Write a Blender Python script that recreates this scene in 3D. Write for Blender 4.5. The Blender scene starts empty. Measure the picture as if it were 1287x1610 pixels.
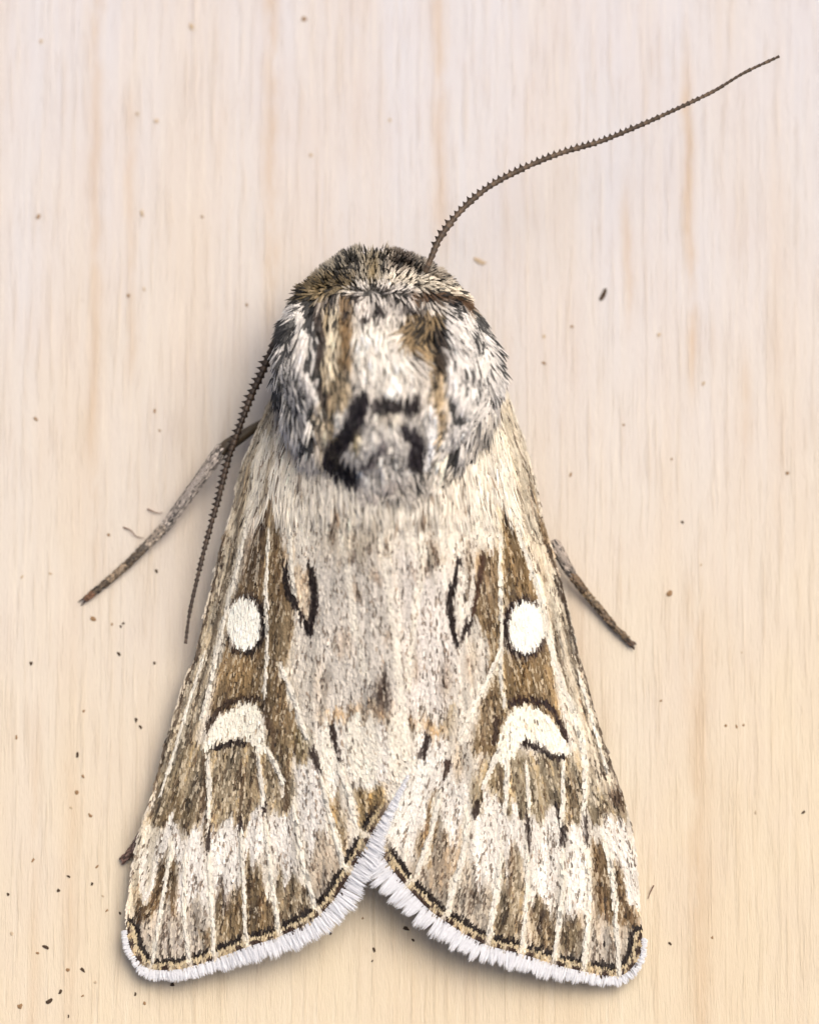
import bpy, math, random
import numpy as np
from mathutils import Vector, Matrix
from mathutils.geometry import delaunay_2d_cdt

rng = np.random.default_rng(7)
random.seed(7)
K = 0.001                      # one map unit (about 16 microns on the real moth) = 1 mm of scene

# ------------------------------------------------------------------ camera
TILT = math.radians(8.0)
DIST = 7.5
scn = bpy.context.scene
cam_d = bpy.data.cameras.new('camera')
cam = bpy.data.objects.new('camera', cam_d)
scn.collection.objects.link(cam)
cam.location = (0, -DIST * math.sin(TILT), DIST * math.cos(TILT))
cam.rotation_euler = (TILT, 0, 0)
cam_d.lens = 90
cam_d.sensor_fit = 'VERTICAL'
cam_d.sensor_height = 1.61 / DIST * 90
cam_d.sensor_width = 1.287 / DIST * 90
cam_d.clip_start = 0.05
cam_d.clip_end = 200
cam_d.dof.use_dof = True
cam_d.dof.focus_distance = DIST - 0.13
cam_d.dof.aperture_fstop = 0.36
scn.camera = cam

# ------------------------------------------------------------------ world, sun, exposure
SUN_EL, SUN_AZ = 60.0, 44.0    # azimuth measured from +Y towards +X
w = bpy.data.worlds.new('World'); scn.world = w; w.use_nodes = True
wn = w.node_tree.nodes; wl = w.node_tree.links
bg = wn['Background']; bg.inputs['Strength'].default_value = 0.14
sky = wn.new('ShaderNodeTexSky'); sky.sky_type = 'NISHITA'; sky.sun_disc = False
sky.sun_elevation = math.radians(SUN_EL); sky.sun_rotation = math.radians(SUN_AZ)
sky.air_density = 0.5; sky.dust_density = 5.0; sky.ozone_density = 0.6
wl.new(sky.outputs[0], bg.inputs['Color'])
sd = bpy.data.lights.new('sun', 'SUN'); sd.energy = 2.0; sd.angle = math.radians(50); sd.color = (1.0, 0.955, 0.86)
so = bpy.data.objects.new('sun', sd); scn.collection.objects.link(so)
e, a = math.radians(SUN_EL), math.radians(SUN_AZ)
so.rotation_euler = Vector((math.sin(a) * math.cos(e), math.cos(a) * math.cos(e), math.sin(e))).to_track_quat('Z', 'Y').to_euler()
vs = scn.view_settings
vs.view_transform = 'Standard'; vs.look = 'None'; vs.gamma = 1.0; vs.use_curve_mapping = False
vs.exposure = 0.14
scn.cycles.use_denoising = True
scn.cycles.max_bounces = 6

# ------------------------------------------------------------------ helpers
C_POS = np.array(cam.location); 
C_F = np.array([0, math.sin(TILT), -math.cos(TILT)]); C_U = np.array([0, math.cos(TILT), math.sin(TILT)])

def P(x, y, h):
    """plan position (x, y) seen from above and height h over the board -> world point"""
    x = np.asarray(x, float); y = np.asarray(y, float); h = np.asarray(h, float) * K
    r = C_F * DIST + ((x - 643.5) * K)[..., None] * np.array([1.0, 0, 0]) + ((805 - y) * K)[..., None] * C_U
    t = (h - C_POS[2]) / r[..., 2]
    return C_POS + r * t[..., None]

def lin(c):
    c = np.asarray(c, float)
    return np.where(c <= 0.04045, c / 12.92, ((np.maximum(c, 1e-6) + 0.055) / 1.055) ** 2.4)

def S(r, g, b): return np.array([r, g, b], float) / 255.0

ORIGIN = P(610, 900, 0)
LINK = scn.collection.objects.link

def mesh_obj(name, verts, faces, mat, parent=None, cols=None, local=True, smooth=False):
    me = bpy.data.meshes.new(name)
    v = np.asarray(verts, float)
    if local: v = v - ORIGIN
    if isinstance(faces, np.ndarray):
        n = len(faces); k = faces.shape[1]
        me.vertices.add(len(v)); me.vertices.foreach_set('co', v.astype(np.float32).ravel())
        me.loops.add(n * k); me.loops.foreach_set('vertex_index', faces.astype(np.int32).ravel())
        me.polygons.add(n); me.polygons.foreach_set('loop_start', np.arange(0, n * k, k, dtype=np.int32))
        me.update(calc_edges=True)
    else:
        me.from_pydata([tuple(p) for p in v], [], faces); me.update()
    if cols is not None:
        ca = me.color_attributes.new('Col', 'FLOAT_COLOR', 'POINT')
        rgba = np.ones((len(v), 4), np.float32); rgba[:, :3] = cols
        ca.data.foreach_set('color', rgba.ravel())
    me.polygons.foreach_set('use_smooth', np.full(len(me.polygons), smooth))
    me.materials.append(mat)
    o = bpy.data.objects.new(name, me); LINK(o)
    if parent is not None: o.parent = parent
    return o

def tag(o, label=None, cat=None, group=None, kind=None):
    if label: o['label'] = label
    if cat: o['category'] = cat
    if group: o['group'] = group
    if kind: o['kind'] = kind
    return o

def vnoise(x, y, sx, sy, seed):
    """smooth value noise in 0..1 with cell size sx, sy"""
    g = np.random.default_rng(seed).random((256, 256))
    u = np.asarray(x, float) / sx; v = np.asarray(y, float) / sy
    iu = np.floor(u).astype(int); iv = np.floor(v).astype(int)
    fu = u - iu; fv = v - iv
    fu = fu * fu * (3 - 2 * fu); fv = fv * fv * (3 - 2 * fv)
    q = lambda i, j: g[i % 256, j % 256]
    return (q(iu, iv) * (1 - fu) + q(iu + 1, iv) * fu) * (1 - fv) + (q(iu, iv + 1) * (1 - fu) + q(iu + 1, iv + 1) * fu) * fv

def sstep(a, b, x):
    t = np.clip((x - a) / (b - a), 0, 1); return t * t * (3 - 2 * t)

def seg_dist(X, Y, pts):
    """distance to a polyline and arc position along it"""
    best = np.full(X.shape, 1e9); arc = np.zeros(X.shape); s0 = 0.0
    for (x0, y0), (x1, y1) in zip(pts[:-1], pts[1:]):
        dx, dy = x1 - x0, y1 - y0; L = math.hypot(dx, dy) or 1e-6
        t = np.clip(((X - x0) * dx + (Y - y0) * dy) / (L * L), 0, 1)
        d = np.hypot(X - x0 - t * dx, Y - y0 - t * dy)
        m = d < best
        best = np.where(m, d, best); arc = np.where(m, s0 + t * L, arc); s0 += L
    return best, arc

def inside(X, Y, poly):
    r = np.zeros(X.shape, bool); n = len(poly)
    for i in range(n):
        x0, y0 = poly[i]; x1, y1 = poly[(i + 1) % n]
        if y0 == y1: continue
        c = ((y0 > Y) != (y1 > Y)) & (X < (x1 - x0) * (Y - y0) / (y1 - y0) + x0)
        r ^= c
    return r

def catmull(pts, n=8):
    p = np.array(pts, float); out = []
    q = np.vstack([2 * p[0] - p[1], p, 2 * p[-1] - p[-2]])
    for i in range(1, len(q) - 2):
        for t in np.linspace(0, 1, n, endpoint=False):
            a, b, c, d = q[i - 1], q[i], q[i + 1], q[i + 2]
            out.append(0.5 * (2 * b + (c - a) * t + (2 * a - 5 * b + 4 * c - d) * t * t + (3 * b - a - 3 * c + d) * t ** 3))
    out.append(p[-1]); return np.array(out)

# ------------------------------------------------------------------ materials
def principled(name, rough=0.6, spec=0.3):
    m = bpy.data.materials.new(name); m.use_nodes = True
    b = m.node_tree.nodes['Principled BSDF']
    b.inputs['Roughness'].default_value = rough; b.inputs['Specular IOR Level'].default_value = spec
    return m, b, m.node_tree

def col_material(name, rough, spec, fine=600.0, amt=0.25, trans=0.0):
    """colour from the pigment of each scale or hair (attribute) with a fine grain over it"""
    m, b, nt = principled(name, rough, spec)
    at = nt.nodes.new('ShaderNodeAttribute'); at.attribute_name = 'Col'
    no = nt.nodes.new('ShaderNodeTexNoise'); no.inputs['Scale'].default_value = fine; no.inputs['Detail'].default_value = 2
    tc = nt.nodes.new('ShaderNodeTexCoord'); nt.links.new(tc.outputs['Object'], no.inputs['Vector'])
    mr = nt.nodes.new('ShaderNodeMapRange'); mr.inputs['From Min'].default_value = 0.3; mr.inputs['From Max'].default_value = 0.7
    mr.inputs['To Min'].default_value = 1 - amt; mr.inputs['To Max'].default_value = 1 + amt * 0.4
    nt.links.new(no.outputs['Fac'], mr.inputs['Value'])
    mx = nt.nodes.new('ShaderNodeVectorMath'); mx.operation = 'SCALE'
    nt.links.new(at.outputs['Color'], mx.inputs[0]); nt.links.new(mr.outputs['Result'], mx.inputs['Scale'])
    nt.links.new(mx.outputs['Vector'], b.inputs['Base Color'])
    if trans > 0:
        tr = nt.nodes.new('ShaderNodeBsdfTranslucent'); ms = nt.nodes.new('ShaderNodeMixShader')
        ms.inputs[0].default_value = trans
        nt.links.new(mx.outputs['Vector'], tr.inputs['Color'])
        nt.links.new(b.outputs[0], ms.inputs[1]); nt.links.new(tr.outputs[0], ms.inputs[2])
        nt.links.new(ms.outputs[0], nt.nodes['Material Output'].inputs['Surface'])
    return m

M_WING = col_material('wing_membrane', 0.8, 0.1)
M_SCALE = col_material('wing_scale', 0.55, 0.25, 900, 0.18)
M_FUR = col_material('moth_fur', 0.5, 0.3, 700, 0.15)
M_FRINGE = col_material('fringe_hair', 0.6, 0.2, 500, 0.03, 0.4)
M_CHITIN = col_material('chitin', 0.45, 0.4, 500, 0.35)

def wood_material():
    m, b, nt = principled('pale_softwood', 0.62, 0.25)
    N = nt.nodes.new; L = nt.links.new
    tc = N('ShaderNodeTexCoord')
    def mapping(sx, sy, sz=1.0):
        mp = N('ShaderNodeMapping'); mp.inputs['Scale'].default_value = (sx, sy, sz)
        L(tc.outputs['Object'], mp.inputs['Vector']); return mp.outputs[0]
    def noise(vec, scale, detail=4.0, rough=0.6):
        n = N('ShaderNodeTexNoise'); n.inputs['Scale'].default_value = scale; n.inputs['Detail'].default_value = detail
        n.inputs['Roughness'].default_value = rough; L(vec, n.inputs['Vector']); return n.outputs['Fac']
    def math_(op, a, bb=None, clamp=False):
        n = N('ShaderNodeMath'); n.operation = op; n.use_clamp = clamp
        for i, v in enumerate((a, bb)):
            if v is None: continue
            if hasattr(v, 'node'): L(v, n.inputs[i])
            else: n.inputs[i].default_value = v
        return n.outputs[0]
    def mix(fac, c1, c2):
        n = N('ShaderNodeMix'); n.data_type = 'RGBA'
        if hasattr(fac, 'node'): L(fac, n.inputs[0])
        else: n.inputs[0].default_value = fac
        for i, c in ((6, c1), (7, c2)):
            if hasattr(c, 'node'): L(c, n.inputs[i])
            else: n.inputs[i].default_value = (*[float(v) for v in lin(S(*c))], 1)
        return n.outputs[2]
    def rng_(f, a, bb):
        n = N('ShaderNodeMapRange'); n.inputs['From Min'].default_value = a; n.inputs['From Max'].default_value = bb
        n.interpolation_type = 'SMOOTHSTEP'; L(f, n.inputs['Value']); return n.outputs[0]
    sep = N('ShaderNodeSeparateXYZ'); L(tc.outputs['Object'], sep.inputs[0])
    X, Y = sep.outputs[0], sep.outputs[1]
    # warm tone towards -Y, cool grey towards +Y, varied by broad noise
    warm = rng_(math_('ADD', math_('MULTIPLY', Y, -0.8), math_('MULTIPLY', math_('SUBTRACT', noise(mapping(1.4, 0.5), 1.6, 3), 0.5), 1.1)), -0.75, 0.75)
    col = mix(warm, WOOD_COOL, WOOD_WARM)
    band = rng_(noise(mapping(7, 0.35), 1.0, 5, 0.65), 0.36, 0.68)
    col = mix(math_('MULTIPLY', band, 0.30), col, (206, 182, 150))
    blotch = rng_(noise(mapping(9, 6), 1.0, 3), 0.42, 0.66)
    col = mix(math_('MULTIPLY', blotch, 0.10), col, (196, 178, 172))
    fib = rng_(noise(mapping(95, 5.0), 1.0, 4, 0.7), 0.48, 0.72)
    col = mix(math_('MULTIPLY', fib, 0.23), col, (186, 160, 126))
    fib2 = rng_(noise(mapping(190, 4.5), 1.0, 3, 0.7), 0.5, 0.74)
    col = mix(math_('MULTIPLY', fib2, 0.24), col, (240, 228, 206))
    pore = rng_(noise(mapping(300, 14.0), 1.0, 2, 0.6), 0.64, 0.74)
    col = mix(math_('MULTIPLY', pore, 0.24), col, (168, 138, 100))
    # single growth streaks: x, y from, y to, width, strength
    wob = math_('MULTIPLY', math_('SUBTRACT', noise(mapping(2.0, 3.2), 1.5, 3), 0.5), 0.03)
    Xw = math_('ADD', X, wob)
    for px, y0, y1, wd, st in ((147, -200, 900, 11, .30), (424, -200, 520, 15, .36), (692, -200, 420, 14, .34), (203, 120, 640, 8, .26),
                               (345, 150, 310, 6, .30), (988, 270, 540, 9, .32), (1088, 60, 640, 9, .42), (1172, 540, 780, 9, .30), (1095, 900, 1800, 22, .30),
                               (60, 1100, 1800, 10, .2), (1225, 200, 900, 12, .14), (560, -200, 300, 20, .12), (200, 440, 475, 4, .5), (800, 300, 700, 12, .14), (118, 1150, 1700, 14, .2), (905, 900, 1800, 16, .18)):
        p0 = P(px, 805, 0)[0]; ya = P(px, y1, 0)[1]; yb = P(px, y0, 0)[1]
        d = math_('ABSOLUTE', math_('SUBTRACT', Xw, float(p0)))
        gx = math_('POWER', 2.718, math_('MULTIPLY', math_('POWER', math_('DIVIDE', d, wd * K), 1.6), -1.0))
        gy = math_('MULTIPLY', rng_(Y, float(ya) - .05, float(ya) + .12), math_('SUBTRACT', 1.0, rng_(Y, float(yb) - .12, float(yb) + .05)))
        g = math_('MULTIPLY', math_('MULTIPLY', gx, gy), st * 1.45, True)
        g = math_('MULTIPLY', g, rng_(noise(mapping(25, 7), 1.0, 3), 0.25, 0.6))
        col = mix(g, col, (192, 162, 126))
    # faint old stains
    st = rng_(noise(mapping(16, 13), 1.0, 2), 0.74, 0.82)
    col = mix(math_('MULTIPLY', st, 0.28), col, (168, 148, 128))
    L(col, b.inputs['Base Color'])
    bp = N('ShaderNodeBump'); bp.inputs['Strength'].default_value = 0.4; bp.inputs['Distance'].default_value = 0.004
    L(math_('ADD', fib, math_('MULTIPLY', noise(mapping(420, 60), 1.0, 3), 0.8)), bp.inputs['Height'])
    L(bp.outputs[0], b.inputs['Normal'])
    return m
WOOD_COOL = (203, 199, 199)
WOOD_WARM = (216, 200, 171)

# ------------------------------------------------------------------ the board
def build_board():
    hx, y0, y1, th, bv = 3.2, -4.2, 4.6, 0.42, 0.02
    pts = [(-hx, y0), (hx, y0), (hx, y1), (-hx, y1)]
    ins = [(-hx + bv, y0 + bv), (hx - bv, y0 + bv), (hx - bv, y1 - bv), (-hx + bv, y1 - bv)]
    v = [(*p, 0.0) for p in ins] + [(*p, -bv) for p in pts] + [(*p, -th + bv) for p in pts] + [(*p, -th) for p in ins]
    f = [(0, 1, 2, 3), (15, 14, 13, 12)]
    for k in range(3):
        for i in range(4):
            j = (i + 1) % 4; a_, b_ = 4 * k, 4 * k + 4
            f.append((a_ + i, b_ + i, b_ + j, a_ + j))
    o = mesh_obj('wooden_board', v, f, wood_material(), local=False)
    tag(o, 'pale planed softwood board with fine vertical grain under the moth', kind='structure')
build_board()

# ------------------------------------------------------------------ wing outlines (plan units)
L_COSTA = [(455, 560), (432, 610), (402, 680), (380, 730), (366, 800), (351, 842), (336, 907), (321, 972), (307, 1034), (293, 1060), (279, 1108),
           (262, 1163), (241, 1241), (224, 1289), (211, 1351), (201, 1426), (199, 1462)]
L_TERM = [(199, 1462), (204, 1490), (220, 1514), (238, 1525), (268, 1526), (296, 1522), (334, 1510), (392, 1489), (443, 1472), (494, 1446), (523, 1418), (543, 1389),
          (560, 1357), (576, 1330), (586, 1309), (602, 1283), (619, 1254), (636, 1226), (650, 1196)]
L_INNER = [(650, 1196), (640, 1130), (631, 1050), (622, 950), (610, 860), (604, 760), (602, 640), (560, 560)]
R_COSTA = [(770, 560), (795, 610), (812, 660), (826, 700), (841, 759), (852, 812), (866, 860), (885, 930), (906, 1019), (919, 1062), (935, 1122), (959, 1197),
           (986, 1276), (998, 1340), (1005, 1426), (1009, 1474)]
R_TERM = [(1009, 1474), (1005, 1503), (990, 1526), (966, 1536), (915, 1528), (874, 1518), (819, 1501), (758, 1484), (700, 1450), (665, 1423), (624, 1378), (597, 1341), (582, 1315), (575, 1270)]
R_INNER = [(575, 1270), (572, 1150), (575, 1000), (580, 860), (585, 760), (590, 640), (650, 560)]
def outline(c, t, i): return [tuple(p) for p in np.vstack([catmull(c, 5)[:-1], catmull(t, 6)[:-1], catmull(i, 5)])]
POLY = {'L': outline(L_COSTA, L_TERM, L_INNER), 'R': outline(R_COSTA, R_TERM, R_INNER)}
TERM = {'L': catmull(L_TERM, 8), 'R': catmull(R_TERM, 8)}

cl = np.array(L_COSTA + [(199, 1540), (199, 1700)]); cr = np.array(R_COSTA + [(1010, 1540), (1010, 1700)])
def xl(y): return np.interp(y, cl[:, 1], cl[:, 0])
def xr(y): return np.interp(y, cr[:, 1], cr[:, 0])
def xmid(y): return np.interp(y, [560, 760, 1000, 1200, 1340, 1540], [610, 604, 612, 614, 604, 604])
def z_ridge(y): return np.interp(y, [560, 650, 760, 800, 900, 1000, 1100, 1200, 1300, 1400, 1540, 1700], [225, 262, 275, 266, 234, 201, 168, 137, 107, 82, 56, 40])
def z_edge(y): return np.interp(y, [560, 700, 900, 1200, 1540], [80, 66, 56, 42, 24])

def wing_h(x, y, side):
    x = np.asarray(x, float); y = np.asarray(y, float)
    m = xmid(y); tl = (m - x) / np.maximum(m - xl(y), 1); tr = (x - m) / np.maximum(xr(y) - m, 1)
    t = np.clip(np.maximum(tl, tr), 0, 1.15)
    z = z_edge(y) + (z_ridge(y) - z_edge(y)) * (1 - t ** 1.75)
    # shallow folds between the veins
    z = z + 3.0 * np.sin(t * 26 + 0.6 * np.sin(y * 0.01)) * sstep(.2, .5, t) * sstep(700, 1000, y)
    z = z + 4 * (vnoise(x, y, 60, 130, 3 if side == 'L' else 4) - .5)
    lap = sstep(560, 600, x) * sstep(760, 640, x) if side == 'L' else sstep(760, 640, x)
    return z + (7 * lap if side == 'L' else -7 * lap)

def wing_dir(x, y, side):
    """run of the veins: from the base towards the outer edge"""
    m = xmid(y)
    if side == 'L':
        t = np.clip((m - x) / np.maximum(m - xl(y), 1), 0, 1); sl = 0.10 - 0.42 * t
        sl = sl + 0.18 * (1 - t) * sstep(1050, 1250, y)
    else:
        t = np.clip((x - m) / np.maximum(xr(y) - m, 1), 0, 1); sl = -0.06 + 0.38 * t
        sl = sl - 0.26 * (1 - t) * sstep(1050, 1250, y) - 0.22 * sstep(1280, 1450, y) * sstep(.05, .3, t)
        sl = sl
    n = np.hypot(sl, 1); return sl / n, 1 / n

# ------------------------------------------------------------------ pigment maps
W_, H_ = 1100, 1640
class Paint:
    def __init__(s, base):
        s.c = np.empty((H_, W_, 3), np.float32); s.c[:] = base
        s.fl = np.full((H_, W_), 0.12, np.float32)           # share of odd dark scales
    def win(s, pts, pad):
        p = np.array(pts); x0 = int(max(p[:, 0].min() - pad, 0)); x1 = int(min(p[:, 0].max() + pad + 1, W_))
        y0 = int(max(p[:, 1].min() - pad, 0)); y1 = int(min(p[:, 1].max() + pad + 1, H_))
        Y, X = np.mgrid[y0:y1, x0:x1].astype(np.float32); return (slice(y0, y1), slice(x0, x1)), X, Y
    def put(s, sl, al, col, fl=None):
        s.c[sl] = s.c[sl] * (1 - al[..., None]) + np.asarray(col, np.float32) * al[..., None]
        if fl is not None: s.fl[sl] = s.fl[sl] * (1 - al) + fl * al
    def stroke(s, pts, w0, col, al=1.0, soft=2.0, w1=None, fl=None, fade=0.0):
        pts = catmull(pts, 5); sl, X, Y = s.win(pts, max(w0, w1 or 0) + soft * 2)
        d, arc = seg_dist(X, Y, pts); tot = np.hypot(*np.diff(pts, axis=0).T).sum()
        wd = (w0 if w1 is None else w0 + (w1 - w0) * arc / tot) / 2
        a_ = al * (1 - sstep(wd - soft * .5, wd + soft, d))
        if fade > 0: a_ = a_ * sstep(0, fade, arc / tot) * sstep(0, fade, 1 - arc / tot)
        s.put(sl, a_, col, fl)
    def poly(s, pts, col, al=1.0, soft=4.0, fl=None):
        sl, X, Y = s.win(pts, soft * 2)
        d, _ = seg_dist(X, Y, list(pts) + [pts[0]]); ins = inside(X, Y, pts)
        sd_ = np.where(ins, d, -d)
        s.put(sl, al * sstep(-soft, soft, sd_), col, fl)
    def blob(s, x, y, rx, ry, col, al=1.0, hard=0.0, ang=0.0, fl=None):
        r = max(rx, ry); sl, X, Y = s.win([(x - r, y - r), (x + r, y + r)], r * .6)
        ca, sa = math.cos(ang), math.sin(ang); u = ((X - x) * ca + (Y - y) * sa) / rx; v = (-(X - x) * sa + (Y - y) * ca) / ry
        q = np.hypot(u, v); s.put(sl, al * (1 - sstep(hard, 1.3 - .25 * hard, q)), col, fl)
    def at(s, x, y):
        i = np.clip(np.asarray(y).astype(int), 0, H_ - 1); j = np.clip(np.asarray(x).astype(int), 0, W_ - 1)
        return s.c[i, j], s.fl[i, j]

GROUND = S(212, 203, 190); PALE = S(229, 221, 208); GREYP = S(196, 187, 177); CREAM = S(237, 229, 214); WHITE = S(249, 247, 240)
TAN = S(178, 156, 122); BROWN = S(136, 112, 78); DBROWN = S(90, 68, 46); DARK = S(36, 20, 14); ORANGE = S(206, 168, 120); OLIVE = S(122, 104, 58); COSTA = S(150, 134, 112)

def terminal(p, side, veins):
    """the dark dashes and the chequered line that run along the outer edge"""
    t = TERM[side]; sl, X, Y = p.win(t, 30); d, arc = seg_dist(X, Y, t)
    m = inside(X, Y, POLY[side]) | (d < 4)
    ends = []
    for v in veins:
        dd, ar = seg_dist(np.array([v[-1][0]], float), np.array([v[-1][1]], float), t); ends.append(ar[0])
    near = np.full(X.shape, 1e9)
    for e_ in ends: near = np.minimum(near, np.abs(arc - e_))
    wob = 1.5 * (vnoise(arc, d * 0, 9, 9, 21) - .5)
    dd = d + wob
    lim = m.astype(np.float32)
    end = TERM[side]; tot_ = np.hypot(*np.diff(end, axis=0).T).sum(); lim = lim * (sstep(60, 120, tot_ - arc) if side == 'L' else sstep(60, 90, tot_ - arc))
    p.put(sl, lim * (1 - sstep(17, 21, dd)) * .85, S(176, 154, 118))
    dash = sstep(13, 15, dd) * (1 - sstep(22, 24.5, dd)) * sstep(4.5, 7.5, near)
    p.put(sl, lim * dash * .97, S(38, 24, 16), 0.0)
    tan = (1 - sstep(13, 14.5, dd)) * sstep(6.5, 8, dd)
    p.put(sl, lim * tan * .8, S(206, 188, 154), 0.0)
    dots = (1 - sstep(8, 9.5, dd)) * sstep(.40, .55, vnoise(arc, arc * 0, 6.5, 9, 5)) 
    p.put(sl, lim * dots * .9, S(58, 36, 26), 0.0)
    vein = (1 - sstep(3, 6, near)) * (1 - sstep(22, 25, d))
    p.put(sl, lim * vein * .8, CREAM, 0.0)

def paint_left():
    p = Paint(GROUND)
    # general tones
    p.poly([(360, 620), (640, 600), (640, 860), (520, 880), (430, 820), (350, 820)], PALE, .75, 30, .12)
    p.poly([(480, 860), (640, 860), (660, 1120), (520, 1120), (470, 1000)], S(208, 200, 190), .8, 30, .16)
    p.blob(560, 850, 70, 40, TAN, .35, 0, 0, .3)
    p.blob(505, 690, 40, 90, GREYP, .6)
    p.blob(440, 640, 30, 60, S(188, 178, 166), .7)
    # costal band
    p.poly(L_COSTA[1:] + [(240, 1440), (262, 1300), (300, 1200), (322, 1110), (345, 1010), (372, 900), (395, 800), (428, 690)], S(188, 174, 150), .85, 5, .25)
    p.poly([(336, 907), (307, 1034), (262, 1163), (224, 1289), (262, 1300), (300, 1200), (330, 1090), (350, 1000)], S(160, 143, 116), .6, 14, .3)
    p.stroke([(425, 640), (402, 690), (384, 740), (372, 800)], 12, S(150, 136, 116), .7, 6, 8, .35)
    p.stroke([(415, 690), (398, 770), (388, 830), (374, 890), (356, 960), (336, 1050), (318, 1130)], 14, CREAM, .85, 4, 7, .06)
    p.stroke([(408, 690), (420, 760), (428, 815)], 26, S(226, 219, 206), .7, 12, 18)
    for q, w0 in (([(405, 690), (388, 750), (374, 830), (350, 940), (330, 1020)], 5), ([(432, 700), (418, 760), (408, 800)], 4), ([(370, 860), (345, 960), (318, 1060), (285, 1180)], 6), ([(345, 1030), (318, 1110), (290, 1200), (262, 1290)], 5)):
        p.stroke(q, w0, S(118, 100, 76), .7, 3, 4, .3)
    p.stroke([(352, 850), (330, 950), (300, 1060), (262, 1180), (240, 1250)], 5, S(70, 52, 36), .75, 2, 5, .3)
    p.stroke([(324, 1020), (296, 1110), (268, 1200)], 5, S(208, 198, 180), .7, 3, 3)
    p.stroke([(351, 838), (345, 890)], 12, S(86, 62, 38), .7, 4, 5)
    # the brown cell
    cell = [(424, 800), (446, 868), (458, 940), (462, 1000), (444, 1040), (452, 1100), (482, 1160), (470, 1200), (420, 1180), (418, 1120), (330, 1120), (345, 1050), (357, 1000), (374, 925), (390, 875), (408, 822)]
    p.poly(cell, S(126, 100, 64), .95, 4, .22)
    p.blob(398, 880, 26, 60, DBROWN, .75, .2, .15, .1)
    p.blob(412, 825, 8, 22, S(60, 38, 22), .8, 0, .4)
    p.blob(380, 1060, 34, 36, S(146, 114, 68), .7, .2)
    p.blob(440, 905, 14, 50, S(112, 84, 52), .7)
    p.blob(446, 1010, 16, 60, S(152, 130, 96), .7)
    p.blob(450, 1110, 22, 60, S(128, 104, 70), .6)
    p.stroke([(424, 820), (420, 880), (418, 930), (420, 1010), (414, 1100)], 6, S(206, 186, 152), .75, 2, 5, .1)
    # broad brown-grey shade below the crescent
    p.poly([(300, 1170), (470, 1150), (500, 1210), (460, 1270), (420, 1292), (380, 1280), (330, 1290), (240, 1300), (250, 1220)], S(150, 128, 92), .82, 9, .3)
    p.blob(270, 1275, 45, 28, S(120, 92, 52), .7, .1, 0, .3)
    p.blob(320, 1260, 12, 60, DBROWN, .6)
    p.blob(395, 1230, 30, 40, S(132, 108, 74), .5)
    p.blob(440, 1200, 26, 50, S(126, 104, 72), .7)
    p.blob(474, 1160, 18, 24, OLIVE, .7)
    # pale sub-terminal teeth
    for q in ([(228, 1300), (300, 1300), (318, 1360), (300, 1420), (230, 1420), (212, 1370)], [(300, 1300), (318, 1300), (330, 1400), (305, 1420), (290, 1360)],
              [(330, 1290), (376, 1280), (380, 1370), (362, 1400), (350, 1412), (336, 1390)], [(382, 1290), (414, 1270), (420, 1350), (400, 1330), (386, 1350)],
              [(416, 1290), (432, 1255), (456, 1270), (466, 1340), (452, 1380), (436, 1360)], [(458, 1200), (500, 1190), (520, 1290), (500, 1330), (470, 1290)],
              [(500, 1140), (530, 1130), (536, 1200), (520, 1240), (504, 1200)], [(540, 1130), (600, 1125), (620, 1190), (600, 1230), (560, 1240), (540, 1200)]):
        p.poly(q, S(224, 218, 211), .95, 8, .16)
    for q in ([(504, 1140), (524, 1130), (530, 1190), (516, 1240), (500, 1200)], [(540, 1134), (590, 1128), (600, 1180), (590, 1225), (560, 1236), (542, 1200)], [(606, 1130), (636, 1125), (644, 1190), (620, 1230), (608, 1200)]): p.poly(q, S(236, 228, 212), .8, 8, .06)
    p.poly([(215, 1300), (262, 1300), (240, 1360), (212, 1390)], S(204, 192, 170), .7, 10, .15)
    # brown wedges and grey margin
    p.poly([(230, 1400), (300, 1425), (500, 1380), (560, 1330), (500, 1440), (390, 1492), (236, 1524), (200, 1470)], S(168, 154, 138), .8, 10, .3)
    p.poly([(262, 1350), (280, 1340), (276, 1420), (245, 1430), (215, 1450), (212, 1420), (236, 1390)], S(110, 82, 46), .9, 6, .35)
    p.poly([(376, 1370), (396, 1340), (410, 1372), (426, 1400), (430, 1455), (390, 1470), (350, 1470), (340, 1440), (362, 1410)], S(124, 98, 60), .9, 6, .35)
    p.poly([(310, 1450), (345, 1420), (385, 1470), (330, 1500)], S(138, 114, 78), .8, 8, .3)
    p.blob(352, 1418, 12, 24, DARK, .55)
    p.blob(360, 1400, 6, 20, DBROWN, .6)
    p.poly([(430, 1390), (448, 1375), (476, 1378), (488, 1420), (450, 1450), (432, 1440)], S(140, 118, 84), .85, 8, .3)
    p.poly([(480, 1340), (520, 1320), (540, 1370), (500, 1420)], S(172, 156, 136), .8, 8, .25)
    p.poly([(512, 1250), (530, 1240), (545, 1320), (540, 1350), (518, 1300)], S(150, 122, 80), .85, 8, .15)
    p.poly([(556, 1250), (600, 1230), (606, 1262), (580, 1310), (566, 1310)], S(156, 122, 66), .85, 8, .1)
    p.blob(276, 1472, 46, 36, S(172, 162, 152), .8, .3, 0, .4)
    # median and anal region
    p.blob(535, 1122, 40, 12, S(196, 160, 116), .7, .2)
    p.blob(590, 1118, 30, 18, S(170, 130, 86), .7)
    p.blob(600, 1085, 16, 34, S(66, 44, 30), .85, .15)
    p.blob(585, 1110, 8, 14, DARK, .5)
    p.blob(506, 1112, 10, 12, DBROWN, .5)
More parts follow.
